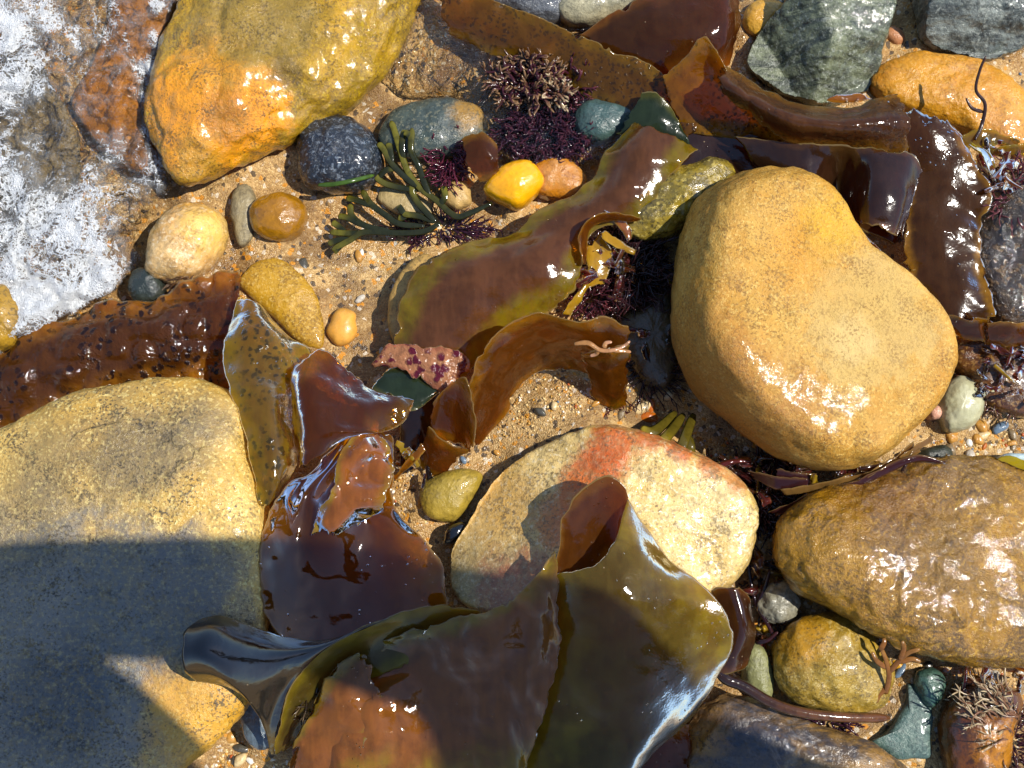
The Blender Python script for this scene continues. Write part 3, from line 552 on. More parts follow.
K_gold = kelp_mat('kelp_gold', (.27, .096, .014, 1), (.32, .24, .010, 1), (.95, .50, .04, 1), tr=.28, rough=.09, bst=.2, e0=.58, e1=.95, gl=1., ior=1.5)
K_speck = kelp_mat('kelp_speckled', (.080, .029, .006, 1), (.34, .14, .008, 1), (.7, .22, .03, 1), tr=.15, rough=.09, bst=.7, bs=70., spots=(.016, .006, .006, 1), spot_amt=.95, e0=.4, e1=.9, spots_scale=105)
K_rust = kelp_mat('kelp_rust', (.048, .019, .004, 1), (.22, .11, .008, 1), (.98, .48, .04, 1), tr=.27, rough=.07, bst=.3, e0=.5)
K_inner = kelp_mat('kelp_inner', (.060, .022, .004, 1), (.12, .06, .008, 1), (.9, .4, .04, 1), tr=.08, rough=.12, bst=.2, e0=.6)
K_rustspot = kelp_mat('kelp_rust_spotted', (.20, .083, .005, 1), (.38, .20, .008, 1), (.95, .40, .03, 1), tr=.28, rough=.12, bst=.4, spots=(.03, .010, .006, 1), spot_amt=.7, spots_scale=190)
K_navy = kelp_mat('kelp_dark_glossy', (.032, .0145, .006, 1), (.10, .045, .008, 1), (.55, .18, .03, 1), tr=.12, rough=.10, bst=.12, e0=.75, e1=1.0, ior=1.6)
K_teal = kelp_mat('kelp_teal', (.022, .034, .016, 1), (.10, .095, .012, 1), (.2, .3, .1, 1), tr=.08, rough=.15, bst=.15, e0=.6)
K_pink = kelp_mat('crust_pink', (.46, .20, .09, 1), (.40, .14, .07, 1), (.7, .3, .1, 1), tr=.05, rough=.15, bst=.8, bs=90., spots=(.12, .012, .025, 1), spot_amt=1., spots_scale=85, spot_nz=(.2, .4))
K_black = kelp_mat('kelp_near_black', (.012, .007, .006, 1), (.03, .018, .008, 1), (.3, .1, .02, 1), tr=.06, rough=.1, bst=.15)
K_roll = kelp_mat('kelp_roll', (.016, .011, .006, 1), (.12, .08, .018, 1), (.4, .2, .02, 1), tr=.05, rough=.17, bst=.14, e0=.6, e1=1., gl=1., ior=1.75, fine=.06)
K_pool = kelp_mat('kelp_pool', (.032, .0145, .002, 1), (.18, .085, .005, 1), (.98, .52, .03, 1), tr=.28, rough=.04, bst=.05, e0=.5, e1=.95, gl=1., ior=1.5, fine=.04)

sheet('kelp_frond', 'dark purple-brown warty kelp blade behind the left boulder', [
 [(-50, 352, 25), (-45, 400, 34), (-40, 470, 20)], [(10, 338, 30), (10, 376, 40), (10, 440, 20)], [(60, 318, 33), (60, 356, 44), (60, 420, 25)],
 [(110, 301, 35), (115, 340, 47), (120, 400, 25)], [(160, 295, 37), (165, 335, 47), (170, 395, 25)], [(207, 273, 40), (210, 325, 47), (212, 395, 25)], [(239, 271, 38), (242, 310, 44), (240, 395, 25)]],
 K_speck, nu=120, nv=50, ruf=5, wav=2.2, jag=2.5, seed=3, rf=14, crumple=9)
sheet('kelp_frond', 'olive-yellow kelp blade with dark specks hanging beside the left boulder', [
 [(238, 298, 62), (250, 297, 66), (264, 306, 60)], [(226, 330, 71), (256, 325, 75), (290, 334, 60)], [(222, 362, 77), (258, 365, 81), (312, 352, 58)],
 [(232, 394, 82), (268, 405, 92), (300, 398, 62)], [(243, 430, 90), (272, 440, 96), (298, 440, 72)], [(252, 470, 92), (275, 475, 94), (295, 472, 74)], [(261, 508, 88), (272, 502, 88), (284, 490, 76)]],
 K_olive, ruf=3, jag=2, seed=5, wav=2)
sheet('kelp_frond', 'glossy brown folded kelp blade draped over the pocket blade', [
 [(318, 348, 80), (345, 368, 74), (378, 393, 66), (414, 401, 60)], [(303, 360, 86), (328, 385, 90), (362, 404, 82), (410, 411, 62)],
 [(291, 375, 84), (312, 405, 98), (345, 422, 92), (404, 422, 66)], [(293, 412, 80), (308, 436, 98), (345, 434, 94), (386, 433, 72)], [(299, 470, 74), (307, 465, 88), (327, 451, 90), (362, 428, 84)]],
 K_deep, ruf=3, seed=6, wav=2.2)
sheet('kelp_frond', 'dark brown cupped kelp blade holding a blue sky reflection', [
 [(342, 436, 88), (352, 431, 74), (362, 430, 66), (378, 432, 60), (393, 437, 66)], [(308, 470, 94), (330, 464, 66), (350, 462, 72), (372, 458, 54), (394, 470, 62)], [(284, 492, 92), (308, 492, 64), (335, 490, 74), (365, 492, 56), (396, 508, 64)],
 [(264, 528, 92), (300, 530, 66), (335, 528, 70), (375, 530, 50), (426, 540, 58)], [(260, 570, 90), (298, 575, 68), (335, 572, 60), (385, 575, 52), (442, 566, 58)], [(266, 615, 84), (305, 615, 68), (340, 614, 62), (390, 612, 56), (448, 605, 58)], [(285, 645, 76), (315, 655, 68), (350, 655, 64), (395, 655, 58), (452, 650, 56)]],
 K_pool, nu=110, nv=90, ruf=3, seed=7, wav=1.2, jag=2.5)
sheet('kelp_frond', 'crumpled golden kelp flap with bright glints inside the cupped blade', [
 [(356, 434, 86), (368, 432, 78), (384, 438, 72)], [(338, 458, 80), (366, 452, 84), (394, 462, 70)], [(334, 486, 84), (358, 480, 74), (389, 490, 76)], [(318, 512, 76), (350, 508, 82), (378, 508, 66)], [(312, 534, 72), (335, 530, 70), (356, 526, 64)]],
 K_gold, nu=90, nv=60, ruf=5, seed=8, wav=3, crumple=5, jag=4)
sheet('kelp_frond', 'small dark teal kelp strip below the pink patterned weed', [
 [(370, 388, 55), (380, 376, 56), (387, 366, 52)], [(389, 399, 60), (400, 385, 60), (411, 367, 56)], [(412, 411, 60), (422, 396, 60), (430, 380, 54)], [(440, 393, 55), (440, 390, 56), (438, 386, 55)]], K_teal, ruf=2, seed=9, nu=40, nv=30)
sheet('seaweed_crust', 'pink and crimson patterned seaweed strip on the wide kelp blade', [
 [(370, 363, 58), (372, 366, 60), (376, 369, 56)], [(392, 343, 61), (393, 356, 63), (396, 368, 60)], [(425, 348, 64), (424, 362, 66), (420, 378, 60)], [(452, 348, 64), (446, 366, 64), (438, 391, 60)], [(472, 358, 60), (464, 370, 60), (450, 387, 58)]],
 K_pink, cat='seaweed', ruf=5, seed=10, jag=4, nu=60, nv=40, wav=2)
sheet('kelp_frond', 'wide smooth red-brown kelp blade with olive edges in the middle', [
 [(393, 345, 44), (425, 370, 52), (462, 380, 40)], [(400, 304, 48), (448, 325, 60), (492, 346, 50)], [(420, 266, 46), (480, 285, 64), (532, 323, 52)], [(470, 243, 44), (525, 262, 68), (577, 291, 56)],
 [(515, 232, 42), (553, 240, 62), (583, 256, 56)], [(540, 210, 42), (572, 222, 58), (596, 230, 56)], [(572, 198, 44), (605, 202, 62), (642, 218, 58)], [(596, 174, 44), (628, 180, 66), (660, 192, 60)], [(608, 148, 46), (642, 150, 66), (688, 157, 58)], [(633, 122, 46), (655, 130, 60), (700, 149, 56)]],
 K_wide, nu=130, nv=60, ruf=4, seed=12, wav=1.6, jag=2)
sheet('kelp_frill', 'narrow brown kelp frill curling off the wide blade', [
 [(580, 262, 66), (584, 262, 60)], [(578, 238, 72), (586, 240, 64)], [(588, 220, 78), (594, 226, 68)], [(610, 213, 76), (612, 222, 66)], [(640, 218, 66), (636, 222, 60)]], K_rust, cat='kelp', ruf=2, nv=14, seed=13)
sheet('kelp_frill', 'thin amber tongue of kelp pointing down beside the olive rock', [
 [(606, 212, 64), (612, 210, 60)], [(614, 222, 60), (624, 220, 60)], [(624, 234, 58), (632, 230, 56)], [(629, 243, 56), (633, 240, 54)]], K_gold, nv=14, nu=30, seed=14)
sheet('kelp_frond', 'upright curled brown kelp ribbon standing on the sand mound', [
 [(472, 442, 34), (475, 444, 30), (478, 446, 25)], [(469, 412, 62), (484, 420, 42), (496, 426, 27)], [(470, 386, 80), (496, 392, 56), (514, 398, 30)], [(480, 353, 96), (508, 368, 66), (526, 381, 31)], [(505, 325, 106), (530, 345, 76), (548, 371, 32)], [(540, 313, 110), (555, 340, 78), (568, 370, 32)], [(578, 320, 106), (585, 345, 76), (588, 378, 30)], [(606, 317, 102), (606, 345, 76), (606, 390, 26)], [(628, 326, 92), (626, 355, 70), (626, 398, 24)]],
 K_rust, nu=110, nv=46, ruf=3, seed=15, wav=2)
sheet('kelp_frond', 'short olive-brown kelp end hanging in front of the curled ribbon', [
 [(583, 350, 88), (590, 378, 56), (596, 405, 28)], [(605, 348, 92), (608, 382, 58), (612, 410, 28)], [(628, 344, 88), (627, 378, 56), (627, 406, 27)]], K_deep, nu=30, nv=30, seed=16)
sheet('kelp_frond', 'amber kelp cup glowing orange left of the sand mound', [
 [(434, 402, 66), (432, 418, 56), (433, 432, 44)], [(447, 386, 76), (440, 412, 56), (441, 438, 40)], [(467, 378, 92), (454, 410, 62), (452, 441, 40)], [(474, 412, 84), (466, 430, 62), (461, 445, 42)], [(472, 449, 72), (471, 450, 60), (470, 450, 50)]], K_rust, seed=17, nu=60, nv=36, ruf=3)
sheet('kelp_frond', 'dark lower lip of kelp under the amber cup', [
 [(431, 428, 52), (424, 446, 36), (417, 460, 20)], [(447, 441, 52), (438, 458, 34), (427, 474, 17)], [(468, 447, 54), (454, 462, 32), (441, 478, 14)]], K_rust, seed=18, nu=30, nv=30)
sheet('kelp_strap', 'thin orange kelp strap leaning over the sunlit sand', [[(420, 444, 40), (426, 450, 40)], [(408, 459, 36), (413, 464, 36)], [(392, 477, 26), (396, 482, 26)]], K_rustspot, nv=12, nu=30, seed=19)
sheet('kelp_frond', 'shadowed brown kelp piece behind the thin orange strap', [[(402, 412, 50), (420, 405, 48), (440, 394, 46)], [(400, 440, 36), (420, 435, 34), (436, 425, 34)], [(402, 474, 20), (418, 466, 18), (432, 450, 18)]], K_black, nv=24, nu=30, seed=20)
sheet('kelp_frond', 'added near-black kelp sheet filling in the shade under the upper right kelp ridge', [[(655, 118, 34), (668, 150, 30), (690, 180, 24)], [(740, 120, 40), (745, 150, 34), (760, 185, 24)], [(830, 135, 44), (830, 170, 30), (830, 215, 20)], [(925, 150, 40), (915, 200, 30), (895, 245, 20)]], K_navy, nu=60, nv=40, seed=90)  # dark base sheet added to stand in for the shade below the ridge
def scrap(x, y, z, L, wd, rot, m, label, group, seed):
    rr = random.Random(seed); dx, dy = math.cos(rot), math.sin(rot); bend = rr.uniform(-.4, .4); rows = []
    for k in range(4):
        f = k/3-.5; cx = x+dx*L*f-dy*bend*L*(f*f); cy_ = y+dy*L*f+dx*bend*L*(f*f); ww = wd*(1-1.1*abs(f)**1.5)*.5+.8
        zz_ = z+rr.uniform(-4, 6); rows.append([(cx-dy*ww, cy_+dx*ww, zz_), (cx, cy_, zz_+rr.uniform(0, 5)), (cx+dy*ww, cy_-dx*ww, zz_-2)])
    sheet('seaweed_scrap', label, rows, m, cat='seaweed', group=group, nu=22, nv=12, ruf=3, jag=2.5, seed=seed, thick=1.)
SC_RED = kelp_mat('scrap_red', (.085, .018, .016, 1), (.20, .05, .03, 1), (.7, .2, .1, 1), tr=.2, rough=.1)
SC_YEL = kelp_mat('scrap_yellow', (.34, .22, .012, 1), (.45, .30, .02, 1), (.9, .65, .1, 1), tr=.2, rough=.12)
for gi, (lab, grp, cx, cy_, rx, ry, z, n) in enumerate([
  ('small torn scrap of dark weed in the gap under the heart-shaped boulder', 'weed scraps under the heart-shaped boulder', 750, 478, 50, 22, 16, 22),
  ('small torn scrap of weed in the shaded gap left of the heart-shaped boulder', 'weed scraps left of the heart-shaped boulder', 645, 300, 28, 60, 22, 18),
  ('small torn scrap of wet weed by the layered rock at the right edge', 'weed scraps at the right edge', 1006, 372, 26, 28, 34, 18),
  ('small torn scrap of weed in the narrow crack between the two right boulders', 'weed scraps between the right boulders', 880, 474, 80, 8, 42, 16),
  ('small torn scrap of weed beside the straw-coloured sprig', 'weed scraps at the bottom right', 995, 676, 30, 14, 26, 10),
  ('small torn scrap of weed on the sand beside the kelp ribbon', 'weed scraps in the middle', 425, 460, 26, 26, 22, 7),
  ('small torn scrap of weed around the round olive-tan stone', 'weed scraps by the round stone', 765, 600, 12, 60, 14, 12),
  ('small torn scrap of weed in the hollow below the yellow fronds', 'weed scraps in the hollow', 600, 275, 22, 24, 44, 12),
  ('small torn scrap of weed beside the torn golden kelp edge', 'weed scraps by the golden kelp edge', 995, 160, 18, 30, 60, 10)]):
    for k in range(n):
        scrap(cx+random.uniform(-1, 1)*rx, cy_+random.uniform(-1, 1)*ry, z+random.uniform(-6, 8), random.uniform(12, 34), random.uniform(3, 9), random.uniform(0, 6.28), random.choice([SC_RED, SC_RED, K_black, K_rust, SC_YEL if k % 3 == 0 else K_navy]), lab, grp, 500+gi*40+k)
# rolled blade, two parts
ro = bpy.data.objects.new('rolled_kelp', None); COL.objects.link(ro); ro.location = W(300, 680, 40)
tag(ro, 'blue-black rolled kelp blade flaring like a trumpet on the left boulder', 'kelp')
sheet('roll', None, [
 [(203, 618, 120), (186, 630, 138), (182, 650, 146), (184, 668, 138), (195, 682, 118)], [(222, 615, 118), (212, 630, 142), (206, 652, 150), (211, 672, 138), (226, 687, 112)], [(250, 625, 108), (240, 642, 134), (233, 664, 140), (236, 686, 126), (251, 704, 96)],
 [(282, 636, 92), (272, 652, 118), (262, 676, 120), (258, 704, 100), (266, 731, 68)], [(322, 640, 84), (304, 650, 108), (284, 674, 108), (270, 712, 84), (270, 752, 52)], [(365, 629, 86), (330, 644, 104), (294, 674, 102), (276, 712, 82), (272, 754, 50)], [(402, 613, 86), (338, 640, 100), (294, 680, 98), (280, 715, 80), (273, 755, 48)]],
 K_roll, parent=ro, nu=70, nv=50, ruf=.6, wav=.4, seed=22, jag=.8)
sheet('inner_lip', None, [
 [(272, 754, 49), (285, 748, 38), (300, 740, 30)], [(282, 712, 76), (296, 715, 50), (312, 715, 40)], [(298, 676, 94), (310, 690, 64), (328, 700, 52)], [(338, 640, 99), (345, 662, 72), (350, 690, 56)], [(400, 613, 87), (400, 640, 70), (400, 668, 62)], [(440, 605, 84), (440, 628, 72), (438, 650, 66)], [(480, 610, 84), (486, 620, 78), (490, 632, 74)]],
 K_tube, parent=ro, nu=80, nv=30, ruf=1, seed=23, wav=1)
sheet('kelp_frond', 'broad olive to orange-brown kelp blade in front at the bottom', [
 [(296, 738, 52), (292, 755, 48), (288, 775, 46), (285, 815, 40)], [(335, 668, 72), (330, 700, 58), (323, 735, 66), (315, 815, 54)], [(385, 642, 78), (380, 675, 60), (374, 712, 76), (365, 815, 60)], [(440, 622, 84), (436, 655, 72), (430, 705, 66), (425, 815, 62)],
 [(492, 608, 92), (490, 645, 98), (486, 700, 80), (480, 815, 66)], [(528, 585, 106), (532, 630, 96), (524, 690, 96), (508, 815, 70)], [(556, 548, 114), (558, 630, 118), (550, 690, 108), (522, 790, 84)]],
 K_gold, nu=120, nv=90, ruf=5, seed=24, wav=2.6, crumple=2, jag=3)
sheet('kelp_flap', 'small torn yellow-olive kelp flap over the trumpet mouth', [
 [(297, 742, 62), (294, 770, 60), (290, 800, 50)], [(314, 706, 72), (325, 745, 70), (330, 800, 58)], [(332, 672, 80), (350, 700, 80), (358, 760, 68)], [(347, 660, 82), (368, 672, 82), (385, 700, 78)]], K_gold, nu=50, nv=40, ruf=5, seed=25, jag=6, wav=3)
# funnel: two parts
fo = bpy.data.objects.new('kelp_funnel', None); COL.objects.link(fo); fo.location = W(620, 650, 50)
tag(fo, 'tall olive-brown kelp blade rolled into an open funnel', 'kelp')
sheet('outer_wall', None, [
 [(553, 574, 108), (580, 569, 122), (600, 560, 126), (617, 535, 122), (628, 498, 112)], [(545, 612, 98), (585, 602, 124), (622, 592, 130), (647, 568, 120), (666, 556, 100)], [(538, 652, 90), (590, 640, 114), (637, 630, 120), (678, 608, 108), (712, 594, 100)],
 [(530, 702, 82), (590, 690, 104), (642, 680, 112), (692, 660, 98), (734, 635, 94)], [(515, 750, 70), (590, 740, 90), (642, 728, 96), (688, 706, 83), (716, 682, 80)], [(520, 800, 72), (580, 800, 82), (622, 785, 80), (655, 752, 70), (692, 716, 66)]],
 K_tube, parent=fo, nu=90, nv=70, ruf=1.0, wav=1.1, seed=26, jag=.8)
sheet('inner_wall', None, [
 [(553, 574, 108), (560, 578, 98), (575, 585, 90)], [(560, 540, 112), (572, 560, 98), (585, 580, 90)], [(563, 512, 114), (582, 545, 99), (595, 575, 90)], [(584, 488, 117), (596, 525, 100), (603, 565, 90)], [(606, 476, 118), (608, 515, 102), (610, 555, 90)], [(622, 483, 116), (618, 515, 104), (615, 545, 95)], [(629, 498, 112), (622, 520, 106), (618, 540, 100)]],
 K_inner, parent=fo, nu=60, nv=30, ruf=1.2, seed=27, jag=.8)
sheet('kelp_frond', 'dark translucent kelp layer under the funnel at the bottom edge', [
 [(520, 690, 60), (515, 740, 52), (510, 810, 45)], [(590, 700, 62), (590, 750, 54), (590, 815, 48)], [(660, 730, 54), (650, 765, 48), (650, 815, 42)], [(692, 718, 46), (690, 760, 42), (690, 810, 38)]], K_rust, nu=40, nv=40, seed=28)
sheet('kelp_frond', 'dark purple kelp fold bending down to the stipe', [
 [(712, 590, 72), (722, 630, 68), (714, 676, 56)], [(735, 583, 80), (744, 630, 76), (730, 674, 58)], [(750, 602, 62), (756, 632, 60), (744, 668, 48)]], K_navy, nu=40, nv=40, seed=29)
branches('kelp_stipe', 'dark round kelp stipe running across to the green slab', [[(716, 672, 56), (728, 680, 55), (745, 687, 54), (770, 702, 54), (800, 712, 54), (840, 717, 50), (890, 718, 38)]],
         strand_mat('stipe_brown', (.025, .012, .010, 1), (.12, .045, .015, 1), .15, .1), 5.5, 4.5, 'kelp', 10, .9)
# upper right kelp
sheet('kelp_flap', 'rust-orange spotted kelp flap with a raised pointed tip', [
 [(662, 76, 60), (668, 97, 50), (680, 130, 35)], [(684, 59, 80), (690, 95, 55), (705, 135, 35)], [(704, 37, 98), (715, 85, 60), (735, 140, 35)], [(724, 63, 92), (747, 105, 60), (760, 145, 35)], [(730, 92, 82), (768, 116, 70), (792, 145, 40)]],
 K_rustspot, nu=60, nv=50, ruf=2.5, seed=31, jag=2.5)
sheet('kelp_frond', 'purple-brown kelp blade rolled into a long ridge at upper right', [
 [(724, 64, 84), (722, 80, 98), (726, 97, 88)], [(755, 82, 74), (752, 98, 100), (750, 113, 84)], [(795, 102, 68), (792, 118, 100), (790, 142, 72)], [(840, 108, 66), (838, 124, 100), (838, 148, 70)], [(875, 99, 70), (880, 122, 98), (882, 152, 70)], [(897, 94, 68), (907, 120, 92), (907, 152, 68)]],
 kelp_mat('kelp_ridge', (.080, .034, .011, 1), (.22, .115, .010, 1), (.6, .2, .03, 1), tr=.10, rough=.11, bst=.3, bs=60., spots=(.025, .012, .010, 1), spot_amt=.5, spots_scale=260), nu=90, nv=40, ruf=2, seed=32, crumple=2)
sheet('kelp_frond', 'near-black kelp panel with a folded pleat and blue sheen', [
 [(735, 136, 56), (760, 170, 45), (790, 205, 30)], [(800, 143, 72), (808, 180, 64), (826, 220, 42)], [(838, 145, 76), (836, 185, 44), (834, 219, 34)], [(858, 147, 81), (853, 185, 60), (848, 221, 44)], [(876, 148, 82), (872, 182, 88), (864, 224, 80)], [(905, 151, 82), (900, 190, 88), (890, 233, 82)], [(920, 163, 74), (913, 197, 74), (901, 238, 68)]],
 K_navy, nu=90, nv=50, ruf=1, seed=33, wav=.8)
sheet('kelp_frond', 'large dark brown wet kelp blade with golden torn right edge', [
 [(888, 106, 78), (925, 111, 80), (962, 130, 76)], [(896, 145, 70), (935, 150, 74), (974, 160, 69)], [(908, 185, 62), (945, 190, 66), (992, 197, 64)], [(905, 225, 58), (945, 225, 64), (982, 225, 62)], [(904, 262, 55), (945, 262, 63), (986, 268, 60)], [(912, 292, 50), (950, 295, 60), (994, 312, 56)], [(925, 310, 44), (958, 322, 58), (999, 330, 44)]],
 kelp_mat('kelp_dark_right', (.055, .024, .006, 1), (.38, .19, .010, 1), (.5, .2, .02, 1), tr=.10, rough=.13, bst=.2, e0=.68, e1=1.0, gl=.6), nu=100, nv=50, ruf=4, seed=34, jag=6, wav=1.3)
sheet('kelp_strap', 'red-brown kelp strap along the right shoulder of the heart-shaped boulder', [
 [(836, 218, 68), (842, 218, 72), (850, 216, 70)], [(858, 248, 68), (868, 249, 74), (880, 250, 68)], [(884, 274, 66), (894, 277, 72), (904, 280, 66)], [(910, 298, 60), (917, 299, 64), (925, 299, 58)]], K_rust, nu=60, nv=20, seed=35)
sheet('kelp_flap', 'shiny brown curled kelp end right of the heart-shaped boulder', [
 [(915, 300, 60), (930, 318, 48)], [(938, 312, 62), (962, 336, 46)], [(968, 316, 62), (984, 342, 44)], [(985, 318, 58), (985, 345, 40)]], K_deep, nu=40, nv=26, ruf=3, seed=36)
sheet('kelp_flap', 'red-brown wrinkled kelp end at the right edge', [
 [(986, 322, 56), (986, 346, 40)], [(1005, 320, 58), (1006, 348, 40)], [(1050, 325, 52), (1050, 352, 36)]], K_rust, nu=40, nv=26, ruf=4, seed=37, crumple=6)
sheet('kelp_frond', 'long amber-brown spotted kelp blade running from the top edge', [
 [(430, -25, 40), (440, 10, 36), (450, 34, 22)], [(480, -5, 46), (485, 24, 38), (490, 54, 22)], [(530, 14, 48), (530, 40, 38), (530, 66, 24)], [(580, 36, 48), (578, 64, 38), (575, 90, 24)], [(625, 54, 48), (618, 82, 38), (605, 108, 24)], [(662, 72, 46), (652, 100, 38), (640, 130, 26)], [(702, 125, 42), (692, 136, 38), (680, 147, 30)]],
 kelp_mat('kelp_amber', (.12, .055, .006, 1), (.22, .13, .008, 1), (.85, .42, .04, 1), tr=.28, rough=.12, bst=.35, spots=(.03, .014, .008, 1), spot_amt=.7, e0=.5, spots_scale=210), nu=110, nv=44, ruf=3, seed=38, jag=3, wav=2.5)
sheet('kelp_frond', 'dark red-brown smooth kelp blade at the top beside the yellow oval pebble', [
 [(580, 34, 40), (590, 46, 38), (600, 58, 30)], [(628, 4, 46), (635, 36, 52), (645, 78, 30)], [(680, -20, 48), (685, 30, 58), (690, 78, 32)], [(720, -25, 50), (726, 25, 54), (714, 76, 32)], [(738, -25, 38), (740, 20, 34), (729, 64, 24)]],
 kelp_mat('kelp_redbrown', (.046, .020, .004, 1), (.16, .07, .006, 1), (.75, .24, .02, 1), tr=.18, rough=.07, bst=.25), nu=70, nv=50, ruf=1.5, seed=39)
sheet('kelp_flap', 'small amber kelp flap inside the purple weed beside the yellow pebble', [
 [(462, 140, 44), (468, 160, 44), (480, 182, 34)], [(480, 132, 48), (485, 155, 48), (492, 180, 36)], [(497, 145, 42), (500, 160, 42), (502, 172, 34)]], K_rust, nu=30, nv=30, seed=40)
sheet('kelp_frond', 'olive and purple kelp scrap between the amber blade and the boulder', [
 [(640, 92, 50), (630, 120, 46), (620, 135, 36)], [(662, 95, 52), (655, 125, 48), (650, 146, 38)], [(684, 130, 44), (688, 140, 42), (690, 152, 36)]], K_teal, nu=40, nv=36, seed=41, jag=3)
sheet('kelp_frill', 'yellow-green kelp frill under the grey-green rock', [[(826, 101, 72), (836, 95, 73)], [(848, 103, 72), (852, 94, 73)], [(874, 99, 72), (862, 93, 73)]], K_rustspot, nu=26, nv=14, seed=42, ruf=3)
for i, (lab, rows) in enumerate([('olive kelp shred under the twig, larger of the two', [[(962, 135, 66), (966, 150, 60)], [(985, 128, 66), (992, 146, 60)], [(1018, 140, 58), (1018, 148, 52)]]), ('pale olive kelp shred folded below the twig', [[(985, 150, 58), (988, 158, 52)], [(1004, 146, 60), (1008, 156, 52)], [(1034, 142, 56), (1036, 156, 50)]]), ('brown curled kelp shred at the torn golden edge', [[(965, 145, 70), (971, 142, 66)], [(980, 158, 70), (988, 156, 64)], [(990, 180, 64), (996, 182, 58)]])]):
    sheet('kelp_shred', lab, rows, K_olive, nu=24, nv=16, seed=50+i, ruf=3)
branches('seaweed_strap', 'yellow-olive seaweed straps at the foot of the orange-streaked rock', [[(676, 412, 34), (664, 424, 52), (652, 432, 60), (640, 431, 60)], [(684, 414, 34), (674, 428, 54), (664, 440, 62), (659, 449, 58)], [(694, 414, 34), (688, 430, 54), (682, 446, 60), (679, 455, 56)], [(688, 436, 56), (690, 446, 58), (688, 454, 56)]], strand_mat('weed_straps', (.10, .075, .008, 1), (.42, .30, .012, 1), .12, .3), 4.2, 6.0, flat=.3)
sheet('seaweed_strap', 'bright yellow seaweed scrap at the right edge of the gravel', [[(990, 464, 30), (1000, 468, 28)], [(1008, 456, 32), (1014, 474, 26)], [(1032, 462, 30), (1032, 476, 26)]], kelp_mat('weed_yellow', (.40, .30, .012, 1), (.5, .36, .02, 1), (.8, .7, .1, 1), tr=.2, rough=.2), cat='seaweed', nu=30, nv=20, seed=56, ruf=4)
M_fr = kelp_mat('frond_yellow', (.42, .24, .01, 1), (.5, .3, .02, 1), (.9, .6, .05, 1), tr=.2, rough=.15)
for i, (lab, rows) in enumerate([('yellow strap frond beside the wide blade, lower one', [[(562, 312, 60), (570, 316, 58)], [(574, 296, 62), (582, 300, 60)], [(584, 284, 62), (590, 286, 60)]]), ('yellow strap frond above the dark weed, upper one', [[(600, 236, 60), (606, 230, 58)], [(614, 246, 58), (622, 242, 56)], [(632, 254, 54), (636, 250, 52)]]), ('amber ruffled frond in the hollow of the wide blade', [[(584, 250, 50), (600, 236, 46)], [(588, 270, 48), (612, 256, 44)], [(584, 290, 44), (604, 284, 40)]])]):
    sheet('seaweed_frond', lab, rows, M_fr, cat='seaweed', nu=24, nv=16, seed=60+i, ruf=4)

# ------------------------------------------------------------------ seaweed tufts
M_gr = strand_mat('weed_green', (.018, .020, .005, 1), (.13, .115, .010, 1), .09, .15)
A = [[(492, 203, 22), (470, 213, 22), (455, 216, 22), (436, 200, 22), (420, 188, 22), (408, 172, 24), (400, 150, 28), (396, 136, 30), (391, 121, 30)],
     [(404, 160, 26), (402, 145, 30), (405, 128, 30)], [(420, 188, 22), (406, 178, 24), (392, 164, 28), (384, 150, 30), (378, 143, 30)], [(392, 164, 28), (390, 150, 30), (388, 143, 30)], [(418, 190, 20), (398, 187, 20), (382, 182, 22), (373, 172, 24), (369, 160, 26)], [(378, 178, 22), (386, 170, 26), (396, 168, 26)],
     [(430, 195, 22), (424, 182, 24), (418, 165, 26), (411, 150, 34), (412, 128, 36)], [(412, 140, 34), (408, 134, 36), (404, 132, 36)], [(440, 205, 22), (445, 196, 24), (443, 186, 24)],
     ([(440, 223, 16), (425, 231, 16), (400, 233, 16), (365, 232, 16), (350, 240, 14), (332, 250, 12)], 1.), [(425, 226, 16), (400, 224, 18), (384, 214, 18), (370, 203, 18), (362, 190, 16)], [(372, 206, 18), (356, 200, 16), (346, 198, 14)], [(390, 231, 16), (366, 226, 16), (352, 216, 14), (350, 204, 14)], [(364, 226, 16), (348, 218, 14), (338, 216, 12)],
     [(362, 233, 15), (346, 233, 14), (330, 232, 12)], [(346, 233, 14), (338, 226, 12), (332, 222, 12)], [(352, 239, 14), (338, 240, 12), (328, 244, 12)], [(342, 244, 13), (336, 250, 12), (334, 252, 10)], [(436, 222, 16), (426, 212, 18), (416, 200, 18), (412, 190, 20), (414, 180, 22)], [(436, 222, 16), (418, 216, 16), (402, 214, 16)], [(404, 214, 16), (400, 208, 16), (398, 206, 16)], [(408, 214, 15), (402, 218, 14), (398, 218, 14)]]
branches('branching_seaweed', 'dark green forked seaweed spread over the sand', A, M_gr, 3.3, 3.4, flat=.3)
branches('seaweed_strand', 'single bright green strand across the wet black stone', [[(318, 185, 42), (335, 184, 47), (355, 180, 46), (374, 175, 32)]], strand_mat('weed_bright', (.05, .10, .01, 1), (.07, .13, .015, 1), .2, .2), 2.6, 2.2)
M_red = strand_mat('weed_red', (.055, .012, .018, 1), (.30, .17, .08, 1), .15, .3)
M_pur = strand_mat('weed_purple', (.030, .010, .022, 1), (.085, .022, .034, 1), .10, .25)
M_drk = strand_mat('weed_dark', (.014, .006, .008, 1), (.05, .014, .014, 1), .12, .2)
M_pale = strand_mat('weed_pale', (.22, .10, .05, 1), (.62, .48, .28, 1), .25, .3)
tuft('seaweed_tuft', 'frilly red-brown seaweed tuft with pale curled tips', 526, 80, 40, 30, 420, 24, M_red, 2.1, .6, seed=1, ry=18, curl=2.4)
